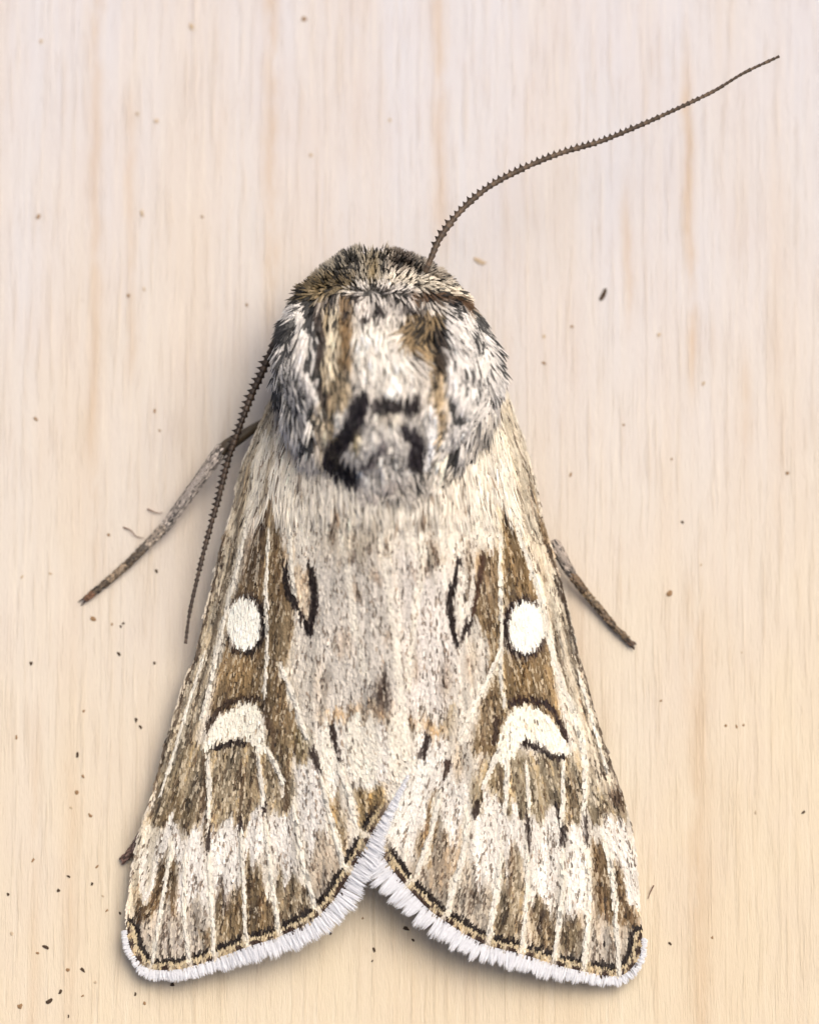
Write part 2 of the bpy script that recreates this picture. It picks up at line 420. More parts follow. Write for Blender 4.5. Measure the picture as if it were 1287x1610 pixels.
    for x, y, rx, ry, al in ((528, 815, 7, 22, .5), (522, 845, 8, 18, .5), (604, 865, 8, 20, .6), (590, 905, 12, 14, .35), (548, 880, 16, 14, .35), (560, 930, 10, 18, .3), (610, 1000, 8, 18, .3), (540, 1010, 16, 30, .2), (505, 1070, 14, 40, .2)):
        p.blob(x, y, rx * 1.15, ry, S(100, 72, 48), min(al * 1.6, .9), 0, 0, .4)
    for q, w0, al in (([(454, 730), (456, 800), (457, 877), (463, 936), (470, 962)], 11, .9), ([(534, 830), (546, 900), (563, 1010), (578, 1070)], 8, .75), ([(598, 840), (611, 936), (620, 1000), (630, 1100), (638, 1180)], 9, .8),
                      ([(440, 1040), (455, 1080), (481, 1159)], 9, .9), ([(497, 1000), (500, 1060), (512, 1120)], 6, .35), ([(470, 700), (474, 780), (482, 860)], 6, .5)):
        p.stroke(q, w0, CREAM, al, 3, None, .05)
    p.stroke([(466, 690), (470, 740), (474, 770)], 4, S(110, 86, 66), .6, 3)
    p.blob(456, 868, 10, 18, ORANGE, .6)
    # claviform mark: a dark U
    p.poly([(456, 890), (490, 890), (490, 960), (480, 975), (462, 940)], S(196, 176, 150), .8, 5, .15)
    p.blob(478, 905, 6, 22, DBROWN, .6)
    p.stroke([(448, 884), (452, 920), (460, 946), (472, 968), (485, 986)], 8, DARK, .95, 2, 11, 0)
    p.stroke([(485, 988), (492, 962), (494, 920), (488, 886)], 11, DARK, .95, 2.5, 10, 0)
    # streaks
    for q, w0, w1, c, al in (([(520, 1128), (526, 1160), (535, 1196)], 7, 5, DARK, .85), ([(490, 1180), (496, 1200), (503, 1218)], 10, 5, DARK, .8), ([(327, 1270), (328, 1300), (326, 1322)], 6, 6, DARK, .8),
                             ([(321, 1190), (322, 1240), (320, 1280)], 5, 5, DBROWN, .8), ([(378, 1270), (378, 1300)], 6, 5, DARK, .8), ([(378, 1190), (380, 1230), (378, 1270)], 4, 5, DBROWN, .7), ([(416, 1268), (415, 1292)], 5, 5, DARK, .8),
                             ([(404, 1190), (408, 1240)], 5, 5, DBROWN, .8), ([(446, 1226), (452, 1256)], 12, 6, DBROWN, .8), ([(422, 1130), (430, 1160), (426, 1190)], 7, 5, DBROWN, .8), ([(428, 1190), (442, 1230)], 5, 5, DBROWN, .5)):
        p.stroke(q, w0, c, al, 2.5, w1, 0)
    veins = [[(271, 1330), (255, 1420), (238, 1514)], [(293, 1337), (289, 1420), (298, 1508)], [(327, 1340), (332, 1409), (337, 1500)], [(379, 1303), (382, 1375), (387, 1478)],
             [(416, 1296), (426, 1375), (438, 1462)], [(462, 1270), (477, 1358), (496, 1426)], [(505, 1225), (522, 1296), (540, 1360)], [(532, 1195), (548, 1250), (562, 1306)]]
    for v, w0 in zip(veins, (7, 6, 7, 6, 7, 8, 9, 10)): p.stroke(v, w0 * .82, S(234, 226, 210), .9, 2.0, None, .03)
    for v in ([(327, 1187), (329, 1240), (327, 1284)], [(406, 1186), (411, 1230), (414, 1268)], [(419, 1174), (434, 1205), (446, 1232)]): p.stroke(v, 7, CREAM, .92, 2, 5, .03)
    # orbicular and reniform
    p.blob(386, 979, 36, 50, S(40, 24, 16), .95, .85)
    p.blob(372, 940, 16, 14, BROWN, .5); p.blob(354, 972, 9, 34, S(206, 188, 160), .9, .5)
    p.blob(384, 979, 27, 41, S(242, 239, 229), 1.0, .93, 0, 0)
    ren = [(313, 1184), (327, 1153), (350, 1119), (378, 1102), (404, 1106), (414, 1129), (418, 1178), (404, 1184), (392, 1164), (372, 1156), (346, 1163), (328, 1178)]
    p.stroke([(326, 1142), (345, 1113), (376, 1097), (408, 1099)], 8, S(60, 40, 26), .85, 3, 7, 0)
    p.stroke([(416, 1108), (421, 1140)], 7, DBROWN, .9, 2, 6)
    p.stroke([(338, 1175), (362, 1166), (386, 1168)], 10, DARK, .9, 2.5, 6, 0)
    p.poly(ren, S(238, 232, 217), 1.0, 2.0, .05)
    p.stroke([(646, 1200), (632, 1232), (612, 1266)], 14, S(238, 232, 220), .8, 6, 6, .03)
    terminal(p, 'L', veins)
    return p, ren

def paint_right():
    p = Paint(GROUND)
    p.poly([(600, 620), (830, 600), (850, 830), (760, 860), (690, 880), (600, 860)], PALE, .8, 30, .1)
    p.poly([(620, 860), (700, 900), (720, 1020), (700, 1110), (620, 1120)], S(224, 216, 209), .9, 25, .16)
    p.blob(745, 650, 40, 60, S(190, 172, 146), .5)
    p.blob(715, 790, 30, 60, S(226, 214, 198), .5)
    # costal band
    p.poly(R_COSTA[1:] + [(950, 1440), (945, 1330), (915, 1230), (898, 1140), (872, 1050), (848, 950), (828, 880), (805, 800), (775, 700)], S(196, 182, 160), .85, 5, .25)
    for q in ([(800, 690), (822, 770), (840, 840), (858, 920)], [(826, 740), (846, 810), (870, 890), (893, 980)], [(862, 960), (884, 1050), (906, 1130), (930, 1220)]): p.stroke(q, 4, S(120, 98, 70), .7, 3, 5, .3)
    p.stroke([(770, 660), (793, 724), (814, 836), (832, 889), (847, 936), (864, 1019), (881, 1069), (908, 1139), (918, 1204), (919, 1280)], 16, CREAM, .92, 4, 8, .06)
    p.stroke([(792, 660), (815, 740), (838, 830), (858, 900), (880, 990)], 12, S(226, 216, 196), .7, 6, 8, .12)
    p.stroke([(850, 815), (858, 850), (872, 880)], 12, S(112, 86, 54), .8, 4, 7, .2)
    p.stroke([(858, 850), (880, 930), (903, 1019), (933, 1122), (957, 1197), (980, 1268)], 5, S(70, 52, 36), .8, 2, 8, .2)
    p.stroke([(880, 970), (905, 1060), (930, 1150), (950, 1230)], 5, S(112, 92, 66), .65, 3, 4, .3)
    p.stroke([(906, 1050), (930, 1130), (952, 1210)], 5, S(222, 212, 192), .7, 3, 4)
    p.blob(968, 1262, 14, 32, S(84, 58, 36), .85, .2, -.35, .2)
    # brown cell
    cell = [(786, 796), (800, 815), (818, 842), (831, 885), (845, 936), (862, 1010), (872, 1080), (884, 1140), (890, 1180), (800, 1120), (775, 1190), (740, 1170), (762, 1090), (770, 1010), (742, 960), (752, 880), (776, 862)]
    p.poly(cell, S(136, 108, 68), .95, 4, .2)
    p.blob(812, 890, 22, 54, S(128, 98, 56), .7, .2, -.2, .15)
    p.blob(798, 822, 5, 26, S(60, 38, 24), .8, 0, -.4)
    p.blob(765, 920, 20, 60, S(146, 120, 88), .8, .2, 0, .3)
    p.blob(825, 1060, 32, 36, S(140, 108, 62), .8, .2, 0, .1)
    p.blob(765, 1130, 20, 60, S(144, 122, 92), .7, 0, .3, .25)
    p.stroke([(785, 803), (786, 907), (788, 995), (786, 1050), (793, 1112)], 7, S(224, 210, 182), .9, 2.5, 6, .05)
    p.stroke([(749, 690), (752, 789), (749, 853)], 17, CREAM, .9, 5, 10, .06)
    p.stroke([(765, 760), (775, 820), (780, 860)], 8, S(232, 222, 204), .7, 4)
    # shade below the crescent
    p.poly([(760, 1190), (800, 1180), (890, 1185), (905, 1180), (930, 1240), (985, 1280), (940, 1300), (895, 1290), (880, 1310), (850, 1275), (790, 1270), (745, 1260), (735, 1220)], S(158, 138, 104), .88, 9, .25)
    p.blob(900, 1255, 20, 40, S(126, 102, 70), .7); p.blob(775, 1235, 22, 36, S(132, 108, 70), .7, 0, .3)
    p.blob(850, 1250, 30, 30, S(164, 142, 104), .5)
    # pale teeth
    for q in ([(780, 1290), (822, 1270), (826, 1350), (800, 1370), (785, 1390), (760, 1380), (752, 1340)], [(744, 1260), (764, 1240), (778, 1280), (760, 1340), (742, 1320)], [(832, 1280), (876, 1285), (882, 1370), (862, 1420), (846, 1400), (832, 1380)],
              [(890, 1300), (918, 1290), (922, 1420), (900, 1440), (886, 1420)], [(930, 1300), (984, 1290), (1000, 1340), (1004, 1420), (975, 1390), (950, 1340)], [(700, 1200), (728, 1190), (740, 1240), (728, 1300), (700, 1320), (690, 1260)],
              [(742, 1330), (760, 1340), (755, 1390), (740, 1390)], [(640, 1150), (700, 1160), (700, 1240), (670, 1260), (640, 1220)], [(640, 1210), (680, 1220), (660, 1330), (620, 1330), (610, 1290)]):
        p.poly(q, S(230, 223, 214), .95, 8, .14)
    # brown wedges and grey margin
    p.poly([(660, 1340), (720, 1350), (770, 1400), (870, 1430), (960, 1420), (1009, 1440), (1004, 1505), (966, 1536), (874, 1518), (760, 1484), (665, 1424), (630, 1370)], S(172, 157, 138), .85, 10, .3)
    p.poly([(836, 1398), (850, 1400), (866, 1430), (880, 1492), (840, 1488), (828, 1440)], S(122, 98, 64), .9, 6, .35)
    p.blob(849, 1437, 12, 22, DARK, .7)
    p.poly([(772, 1420), (790, 1370), (806, 1352), (818, 1372), (826, 1420), (815, 1484), (772, 1472)], S(148, 126, 92), .85, 7, .35)
    p.blob(804, 1366, 10, 20, S(96, 68, 42), .7); p.blob(745, 1402, 22, 6, S(96, 68, 42), .6)
    p.poly([(928, 1345), (946, 1340), (970, 1380), (1002, 1430), (1000, 1462), (985, 1455), (966, 1430), (940, 1440), (926, 1400)], S(124, 94, 56), .9, 6, .35)
    p.poly([(886, 1446), (902, 1436), (916, 1462), (914, 1500), (880, 1492)], S(136, 112, 74), .8, 6, .35)
    p.poly([(672, 1270), (686, 1262), (690, 1310), (676, 1350), (656, 1340), (652, 1310)], S(158, 128, 88), .9, 7, .2)
    p.poly([(690, 1320), (720, 1300), (728, 1330), (700, 1410), (672, 1390)], S(170, 146, 118), .8, 8, .3)
    p.blob(948, 1490, 46, 30, S(182, 172, 160), .8, .3, 0, .4)
    p.blob(992, 1490, 12, 22, S(80, 60, 36), .7, 0, .4)
    # anal region
    p.blob(682, 1142, 24, 16, ORANGE, .8, .2); p.blob(640, 1128, 18, 12, S(186, 142, 94), .75); p.blob(705, 1135, 16, 30, TAN, .5); p.blob(720, 1200, 12, 40, S(156, 132, 100), .6)
    for x, y, rx, ry, al in ((668, 825, 10, 16, .45), (680, 860, 8, 24, .5), (668, 885, 10, 18, .4), (690, 880, 10, 10, .4), (650, 900, 8, 18, .2), (700, 1060, 12, 40, .25), (740, 1040, 12, 40, .25), (652, 1040, 8, 30, .25), (735, 870, 8, 24, .3), (628, 1060, 8, 40, .35)):
        p.blob(x, y, rx * 1.15, ry, S(100, 72, 48), min(al * 1.6, .9), 0, 0, .4)
    for q, w0, al in (([(670, 830), (660, 900), (648, 1000), (640, 1080)], 9, .8), ([(735, 1010), (748, 1060), (758, 1100)], 5, .3), ([(790, 1010), (770, 1060), (745, 1110), (722, 1160)], 7, .8), ([(700, 830), (690, 900)], 7, .5)):
        p.stroke(q, w0, CREAM, al, 3, None, .05)
    # claviform
    p.poly([(716, 900), (736, 890), (744, 950), (728, 985), (712, 960)], S(232, 224, 212), .9, 5, .1)
    p.blob(752, 893, 8, 26, ORANGE, .85, .2)
    p.stroke([(721, 884), (712, 912), (706, 940), (708, 975), (716, 1006)], 8, DARK, .95, 2.5, 11, 0)
    p.stroke([(738, 872), (735, 910), (731, 940)], 4, DBROWN, .8, 2, 3)
    p.stroke([(757, 880), (750, 925), (742, 958)], 7, S(70, 40, 24), .85, 2.5, 7, 0)
    p.stroke([(738, 968), (730, 988), (718, 1000)], 8, DARK, .85, 2.5, 9, 0)
    # streaks
    for q, w0, w1, c, al in (([(671, 1160), (665, 1182), (658, 1204)], 9, 6, DARK, .85), ([(704, 1200), (699, 1228)], 10, 8, S(60, 36, 24), .85), ([(752, 1232), (744, 1262)], 10, 7, DARK, .75), ([(828, 1275), (830, 1325)], 6, 5, DARK, .8),
                             ([(874, 1280), (882, 1310), (883, 1344)], 7, 7, DARK, .85), ([(888, 1285), (884, 1320)], 7, 6, DARK, .6), ([(917, 1290), (921, 1340)], 4, 5, DARK, .7), ([(780, 1125), (776, 1165)], 10, 7, S(60, 38, 24), .85),
                             ([(785, 1190), (788, 1250), (786, 1280)], 5, 5, DBROWN, .8), ([(752, 1200), (762, 1180)], 5, 5, DBROWN, .6), ([(700, 1130), (712, 1110)], 6, 6, TAN, .6)):
        p.stroke(q, w0, c, al, 2.5, w1, 0)
    veins = [[(947, 1322), (963, 1392), (973, 1534)], [(921, 1344), (926, 1409), (917, 1520)], [(884, 1351), (881, 1426), (871, 1508)], [(826, 1323), (828, 1392), (821, 1488)],
             [(786, 1345), (780, 1400), (768, 1476)], [(734, 1289), (727, 1347), (704, 1430)], [(692, 1245), (677, 1310), (657, 1372)]]
    for v, w0 in zip(veins, (8, 8, 8, 7, 9, 11, 10)): p.stroke(v, w0 * .8, S(236, 228, 212), .9, 2.0, None, .03)
    for v, w0 in (([(796, 1186), (796, 1230), (792, 1278)], 8), ([(826, 1196), (829, 1235), (831, 1270)], 6), ([(884, 1197), (884, 1250), (881, 1300)], 6), ([(915, 1163), (919, 1230), (917, 1286)], 7), ([(792, 1160), (775, 1200), (756, 1240)], 8)): p.stroke(v, w0, CREAM, .92, 2, 5, .03)
    # orbicular and reniform
    p.blob(822, 986, 38, 50, S(44, 24, 18), .95, .85)
    p.poly([(845, 935), (870, 1010), (862, 1018), (848, 985)], CREAM, .9, 4, .05)
    orb = [(797, 985), (800, 962), (812, 948), (828, 944), (842, 950), (852, 968), (858, 990), (850, 1010), (838, 1020), (824, 1026), (808, 1018), (799, 1004)]
    p.poly(orb, S(242, 239, 229), 1.0, 2.0, 0)
    ren = [(790, 1134), (802, 1113), (826, 1105), (853, 1115), (874, 1139), (898, 1185), (876, 1184), (852, 1166), (828, 1159), (814, 1168), (808, 1190), (797, 1192), (786, 1198), (774, 1196), (782, 1164)]
    p.stroke([(802, 1103), (828, 1097), (858, 1106), (876, 1130), (890, 1160)], 10, S(48, 24, 18), .92, 2.5, 6, 0)
    p.stroke([(820, 1166), (846, 1172), (866, 1186), (884, 1189)], 9, DARK, .92, 2.5, 6, 0)
    p.poly(ren, S(240, 234, 219), 1.0, 2.0, .05)
    p.blob(836, 1140, 10, 8, S(226, 205, 175), .5)
    p.stroke([(612, 1300), (640, 1255), (660, 1215), (680, 1190)], 24, S(240, 236, 228), .85, 8, 16, .02)
    terminal(p, 'R', veins)
    return p, orb, ren

PL, REN_L = paint_left()
PR, ORB_R, REN_R = paint_right()
ORB_L = [(384 + 29 * math.cos(t), 979 + 43 * math.sin(t)) for t in np.linspace(0, 2 * math.pi, 24, endpoint=False)]
ALB = 1.0                                     # pigment reflectance against the measured tone

# ------------------------------------------------------------------ strips: scales and hairs as real little blades
def scale_mesh(x, y, dx, dy, L, Wd, hroot, hmid, htip, cols, tw=0.0):
    """petal shaped scales: narrow root, broad blade, blunt tip"""
    n = len(x); px_, py_ = -dy, dx
    rows = []
    for f, wf, h, tws in ((0.0, .30, hroot, 0), (.55, .5, hmid, tw), (.88, .40, hmid * .45 + htip * .55, tw), (1.0, .16, htip, tw)):
        for sgn in (-1, 1):
            rows.append(P(x + dx * L * f + px_ * Wd * wf * sgn, y + dy * L * f + py_ * Wd * wf * sgn, h + sgn * tws))
    V = np.stack(rows, 1).reshape(-1, 3)
    base = np.array([[0, 1, 3, 2], [2, 3, 5, 4], [4, 5, 7, 6]])
    F = (base[None] + (np.arange(n) * 8)[:, None, None]).reshape(-1, 4)
    sh = np.array([.9, .9, 1, 1, 1.03, 1.03, 1.03, 1.03])
    Cc = (cols[:, None, :] * sh[None, :, None]).reshape(-1, 3)
    return V, F, Cc

def hair_mesh(P0, P1, P2, wd, cols, tipcols=None, up=None):
    """tapering curved blades along quadratic curves given in world space"""
    n = len(P0); ts = (0.0, .35, .7, 1.0); ws = (.7, 1.0, .75, .12)
    side = np.cross(P2 - P0, np.tile(C_U * 0 + np.array([0, 0, 1.0]), (n, 1)) if up is None else up)
    side /= np.maximum(np.linalg.norm(side, axis=1), 1e-9)[:, None]
    tilt = (rng.random(n) - .5)[:, None] * np.array([0, 0, .9]); side = side + tilt
    rows = []; cc = []
    if tipcols is None: tipcols = cols
    for t, wf in zip(ts, ws):
        c = P0 * (1 - t) ** 2 + P1 * 2 * t * (1 - t) + P2 * t * t
        for sgn in (-1, 1):
            rows.append(c + side * (wd * wf * .5 * sgn)[:, None]); cc.append(cols * (1 - t) + tipcols * t)
    V = np.stack(rows, 1).reshape(-1, 3); Cc = np.stack(cc, 1).reshape(-1, 3)
    base = np.array([[0, 1, 3, 2], [2, 3, 5, 4], [4, 5, 7, 6]])
    F = (base[None] + (np.arange(n) * 8)[:, None, None]).reshape(-1, 4)
    return V, F, Cc

def pigment(p, x, y, seed):
    r = np.random.default_rng(seed); n = len(x)
    u = (x - xl(y)) / np.maximum(xr(y) - xl(y), 1) * 620          # position across the wings: streaks follow the veins
    edge, _ = seg_dist(x, y, TERM['L' if p is PL else 'R'])
    rag = sstep(26, 60, edge)
    for sp_ in ((ORB_L, REN_L) if p is PL else (ORB_R, REN_R)):
        ds, _ = seg_dist(x, y, list(sp_) + [sp_[0]]); rag = rag * np.where(inside(x, y, sp_), .12, .12 + .88 * sstep(8, 34, ds))
    yy = y + rag * ((vnoise(u, y, 7, 70, seed + 1) - .5) * (26 + 44 * sstep(1200, 1270, y)) + (vnoise(u, y, 2.5, 25, seed + 2) - .5) * 12)
    c, fl = p.at(x + r.normal(0, .9, n), yy + r.normal(0, 1.5, n)); c = c.astype(float).copy()
    lum = c.mean(1); mid = np.exp(-((lum - .52) / .2) ** 2)
    s1 = vnoise(u, y, 3.4, 46, seed + 3) - .5; s2 = vnoise(u, y, 9, 110, seed + 4) - .5; s3 = vnoise(x, y, 24, 44, seed + 8) - .5
    plain = sstep(.04, .12, fl)                                    # white spots and dark rims stay clean
    k = 1 + r.normal(0, .032, n) + plain * ((.16 + .34 * mid) * s1 + (.10 + .2 * mid) * s2 + .22 * mid * s3)
    c *= k[:, None]
    lk = vnoise(u, y, 3.2, 16, seed + 5)
    odd = r.random(n) < fl * .9 * sstep(.42, .78, lk) * 2.0
    dk = .48 + .34 * r.random(n)
    c = np.where(odd[:, None], c * dk[:, None] * np.array([1.0, .92, .85]), c)
    lite = (r.random(n) < .05 + .65 * sstep(.55, .8, vnoise(u, y, 3.2, 22, seed + 9))) & (fl > .1) & (lum < .74) & ~odd
    c = np.where(lite[:, None], c * .42 + np.array(S(220, 208, 188)) * .58, c)
    g_ = c.mean(1, keepdims=True); c = g_ + (c - g_) * np.where(g_ < .6, .74, .92)
    c = (.56 + (c - .56) * 1.10) * np.array([1.0, .995, .975])
    return lin(np.clip(c, .02, 1)) * ALB, odd

# ------------------------------------------------------------------ the moth
moth = bpy.data.objects.new('moth', None); LINK(moth); moth.location = ORIGIN; moth.empty_display_size = .1
tag(moth, 'furry brown and cream patterned moth with white wing spots resting on pale board', 'moth')

def build_wing(side, p, orb, ren):
    poly = POLY[side]
    P2 = [Vector(q) for q in poly]; n = len(P2)
    X, Y = np.mgrid[190:1015:9, 560:1540:9].astype(float); X = X.ravel() + rng.normal(0, 1, X.size); Y = Y.ravel() + rng.normal(0, 1, Y.size)
    d, _ = seg_dist(X, Y, poly + [poly[0]]); m = inside(X, Y, poly) & (d > 4)
    pts = P2 + [Vector(q) for q in zip(X[m], Y[m])]
    v2, _, f2, *_ = delaunay_2d_cdt(pts, [(i, (i + 1) % n) for i in range(n)], [], 1, 1e-4)
    v2 = np.array([tuple(v) for v in v2]); h = wing_h(v2[:, 0], v2[:, 1], side)
    top = P(v2[:, 0], v2[:, 1], h)
    c, _ = p.at(v2[:, 0], v2[:, 1])
    wing = mesh_obj('forewing', top, [tuple(f) for f in f2], M_WING, moth, lin(np.clip(c * .86, .02, 1)) * ALB, smooth=True)
    md = wing.modifiers.new('thickness', 'SOLIDIFY'); md.thickness = 3 * K; md.offset = 1 if wing.data.polygons[0].normal.z < 0 else -1
    tag(wing, 'left forewing lapping over the other' if side == 'L' else 'right forewing lying under the other')
    # scales
    st = 2.55
    Y, X = np.mgrid[560:1545:st, 185:1020:st]; X = X.ravel() + rng.uniform(-st, st, X.size) * .6; Y = Y.ravel() + rng.uniform(-st, st, Y.size) * .6
    m = inside(X, Y, poly); X, Y = X[m], Y[m]
    dt, _ = seg_dist(X, Y, TERM[side])
    dx, dy = wing_dir(X, Y, side)
    a_ = rng.normal(0, .11, len(X)); ca, sa = np.cos(a_), np.sin(a_); dx, dy = dx * ca - dy * sa, dx * sa + dy * ca
    # next to the outer edge the scales turn across it
    L = rng.uniform(8, 14.5, len(X)); Wd = rng.uniform(2.4, 3.9, len(X))
    L = np.where(dt < 22, L * .62, L); Wd = np.where(dt < 22, Wd * .8, Wd)
    gap = np.array([0.0]); h0 = wing_h(X, Y, side); hm = wing_h(X + dx * L * .55, Y + dy * L * .55, side); ht = wing_h(X + dx * L, Y + dy * L, side)
    up = rng.uniform(.8, 2.5, len(X)) * np.where(rng.random(len(X)) < .07, 1.7, 1)
    cols, odd = pigment(p, X + dx * L * .5, Y + dy * L * .5, 11 if side == 'L' else 12)
    Wd = np.where(odd, Wd * .72, Wd); up = np.where(odd, up + .8, up)
    V, F, Cc = scale_mesh(X, Y, dx, dy, L, Wd, h0 + .5, hm + up * .75, ht + up, cols, rng.normal(0, .32, len(X)))
    xm, ym = X + dx * L * .5, Y + dy * L * .5
    in_o = inside(xm, ym, orb); in_r = inside(xm, ym, ren)
    def sub(mask, name, label=None):
        ids = np.nonzero(mask)[0]; vi = (ids[:, None] * 8 + np.arange(8)).ravel()
        base = np.array([[0, 1, 3, 2], [2, 3, 5, 4], [4, 5, 7, 6]])
        F_ = (base[None] + (np.arange(len(ids)) * 8)[:, None, None]).reshape(-1, 4)
        o = mesh_obj(name, V[vi], F_, M_SCALE, wing, Cc[vi]); tag(o, label, kind='stuff')
    sub(in_o, 'round_white_spot', 'round white spot of scales rimmed dark'); sub(in_r, 'crescent_white_spot', 'white crescent of scales with dark rim')
    sub(~(in_o | in_r), 'wing_scales')
    return wing

WL = build_wing('L', PL, ORB_L, REN_L)
WR = build_wing('R', PR, ORB_R, REN_R)

# veins: each a raised line of cream scales laid end to end
VEINS = {'L': [([(271, 1326), (255, 1420), (240, 1508)], 5), ([(292, 1330), (289, 1420), (297, 1502)], 4.5), ([(327, 1187), (329, 1240), (327, 1282)], 5), ([(327, 1340), (332, 1409), (337, 1494)], 5), ([(379, 1300), (382, 1375), (387, 1472)], 4.5),
               ([(406, 1184), (411, 1230), (414, 1268)], 4.5), ([(416, 1292), (426, 1375), (438, 1456)], 5), ([(419, 1176), (434, 1205), (446, 1232)], 5), ([(460, 1262), (477, 1358), (494, 1420)], 5.5), ([(503, 1215), (522, 1296), (539, 1354)], 6), ([(530, 1196), (548, 1250), (560, 1298)], 6.5),
               ([(424, 820), (420, 880), (418, 930), (420, 1010), (415, 1096)], 4), ([(452, 720), (456, 800), (457, 877), (463, 936)], 6), ([(438, 1040), (455, 1080), (482, 1160)], 6),
               ([(408, 720), (392, 800), (376, 880), (357, 955), (336, 1048), (318, 1128)], 6), ([(324, 1020), (296, 1110), (268, 1200), (252, 1250)], 3.5)],
         'R': [([(947, 1318), (963, 1392), (973, 1530)], 5.5), ([(920, 1340), (926, 1409), (917, 1516)], 5.5), ([(884, 1350), (881, 1426), (871, 1504)], 5.5), ([(826, 1320), (828, 1392), (821, 1482)], 5), ([(788, 1335), (780, 1400), (768, 1470)], 6), ([(736, 1280), (727, 1347), (704, 1424)], 7), ([(693, 1240), (677, 1310), (657, 1366)], 6.5),
               ([(796, 1186), (796, 1230), (792, 1278)], 5.5), ([(826, 1194), (829, 1235), (831, 1270)], 4.5), ([(884, 1197), (884, 1250), (881, 1300)], 4.5), ([(792, 1164), (775, 1200), (757, 1240)], 6), ([(785, 803), (786, 907), (788, 995), (786, 1050), (793, 1110)], 5),
               ([(749, 700), (752, 789), (749, 850)], 8), ([(780, 690), (796, 740), (814, 836), (832, 889), (847, 936), (864, 1019), (881, 1069), (908, 1139), (918, 1204), (918, 1284)], 7), ([(790, 1012), (770, 1060), (745, 1110), (722, 1160)], 5), ([(906, 1050), (930, 1130), (954, 1214)], 4)]}
def build_veins(side, wing):
    for path, wv in VEINS[side]:
        c = catmull(path, 12); seg = np.hypot(*np.diff(c, axis=0).T); arc = np.concatenate([[0], np.cumsum(seg)]); tot = arc[-1]
        n = int(tot / 1.6); q = np.sort(rng.uniform(0, max(tot - 7, 1), n)); x = np.interp(q, arc, c[:, 0]); y = np.interp(q, arc, c[:, 1])
        dx = np.interp(q + 7, arc, c[:, 0]) - x; dy = np.interp(q + 7, arc, c[:, 1]) - y; nn = np.hypot(dx, dy) + 1e-6; dx /= nn; dy /= nn
        ang = rng.normal(0, .10, n); dx, dy = dx - dy * ang, dy + dx * ang
        thin = .55 + .45 * sstep(0, .12, q / tot) * sstep(0, .1, 1 - q / tot)
        off = (rng.uniform(-.42, .42, n) + .35 * (vnoise(q, q * 0, 22, 9, 78) - .5)) * wv * thin; x = x - dy * off; y = y + dx * off
        L = rng.uniform(9, 15, n); Wd = np.minimum(wv * .62, 4) * thin * rng.uniform(.8, 1.15, n); ridge = 2.6 * (1 - (off / (wv * .5)) ** 2)
        h = lambda t: wing_h(x + dx * L * t, y + dy * L * t, side)
        g = rng.normal(1, .035, n)[:, None]; cc = np.array(S(228, 220, 203)) * g * (1 + .12 * (vnoise(q, q * 0, 16, 9, 77) - .5))[:, None]; dk = rng.random(n) < .09; cc = np.where(dk[:, None], cc * .66, cc)
        V, F, Cc = scale_mesh(x, y, dx, dy, L, Wd, h(0) + 1.4 + ridge * .5, h(.55) + 2.4 + ridge, h(1) + 2.6 + ridge, lin(np.clip(cc, 0, 1)) * ALB, rng.normal(0, .2, n))
        mesh_obj('vein', V, F, M_SCALE, wing, Cc)
build_veins('L', WL); build_veins('R', WR)

# fringe: separate tufts of white hair-scales along the outer edge
def build_fringe(side, wing, width_at):
    t = TERM[side]; seg = np.hypot(*np.diff(t, axis=0).T); arc = np.concatenate([[0], np.cumsum(seg)])
    tot = arc[-1]; s = 2.0; cx, cy = 610, 1100
    while s < tot - (34 if side == 'L' else 4):
        wd = rng.uniform(9, 15); q = s + np.sort(rng.uniform(-1.0, wd + 1.0, 40))
        q = np.clip(q, 0, tot); x = np.interp(q, arc, t[:, 0]); y = np.interp(q, arc, t[:, 1])
        qa, qb = np.clip(s + wd / 2 - 18, 0, tot), np.clip(s + wd / 2 + 18, 0, tot)
        tx = np.interp(qb, arc, t[:, 0]) - np.interp(qa, arc, t[:, 0]); ty = np.interp(qb, arc, t[:, 1]) - np.interp(qa, arc, t[:, 1])
        nn = math.hypot(tx, ty); nx, ny = -ty / nn, tx / nn
        if side == 'L': nx, ny = (ty / nn * -1, tx / nn)
        xm_, ym_ = x.mean(), y.mean()
        if inside(np.array([xm_ + nx * 6]), np.array([ym_ + ny * 6]), POLY[side])[0]: nx, ny = -nx, -ny
        Lb = width_at(xm_, ym_) * rng.uniform(.88, 1.14)
        L = Lb * rng.uniform(.8, 1.07, len(x)) * (1 - .16 * np.abs(np.linspace(-1, 1, len(x))) ** 3); sp = rng.normal(0, .06, len(x)) + (np.linspace(-1, 1, len(x)) * -.07) + rng.normal(0, .08)
        ex = nx + ny * 0 - ny * sp; ey = ny + nx * sp
        x0, y0 = x - nx * 1, y - ny * 1
        h0 = wing_h(x0, y0, side) + rng.uniform(-2, 2.5, len(x)); x2, y2 = x + ex * L, y + ey * L
        h2 = wing_h(x, y, side) - L * rng.uniform(-.04, .12, len(x)) + rng.uniform(-2, 4, len(x)); h2 = np.maximum(h2, 5)
        A, B = P(x0, y0, h0), P(x2, y2, h2); Mid = P((x0 + x2) / 2, (y0 + y2) / 2, (h0 + h2) / 2 + rng.uniform(0, 5, len(x)))
        g = rng.uniform(.95, 1.0, len(x))[:, None]
        cb = lin(np.array(S(246, 245, 246)) * g); ct = lin(np.array(S(254, 254, 255)) * g)
        V, F, Cc = hair_mesh(A, Mid, B, rng.uniform(1.5, 3.0, len(x)) * K, cb, ct)
        mesh_obj('fringe_tuft', V, F, M_FRINGE, wing, Cc)
        s += wd
build_fringe('L', WL, lambda x, y: np.interp(x, [199, 240, 300, 420, 520, 575, 596, 612, 628, 645], [10, 16, 20, 27, 33, 29, 19, 14, 8, 4]))
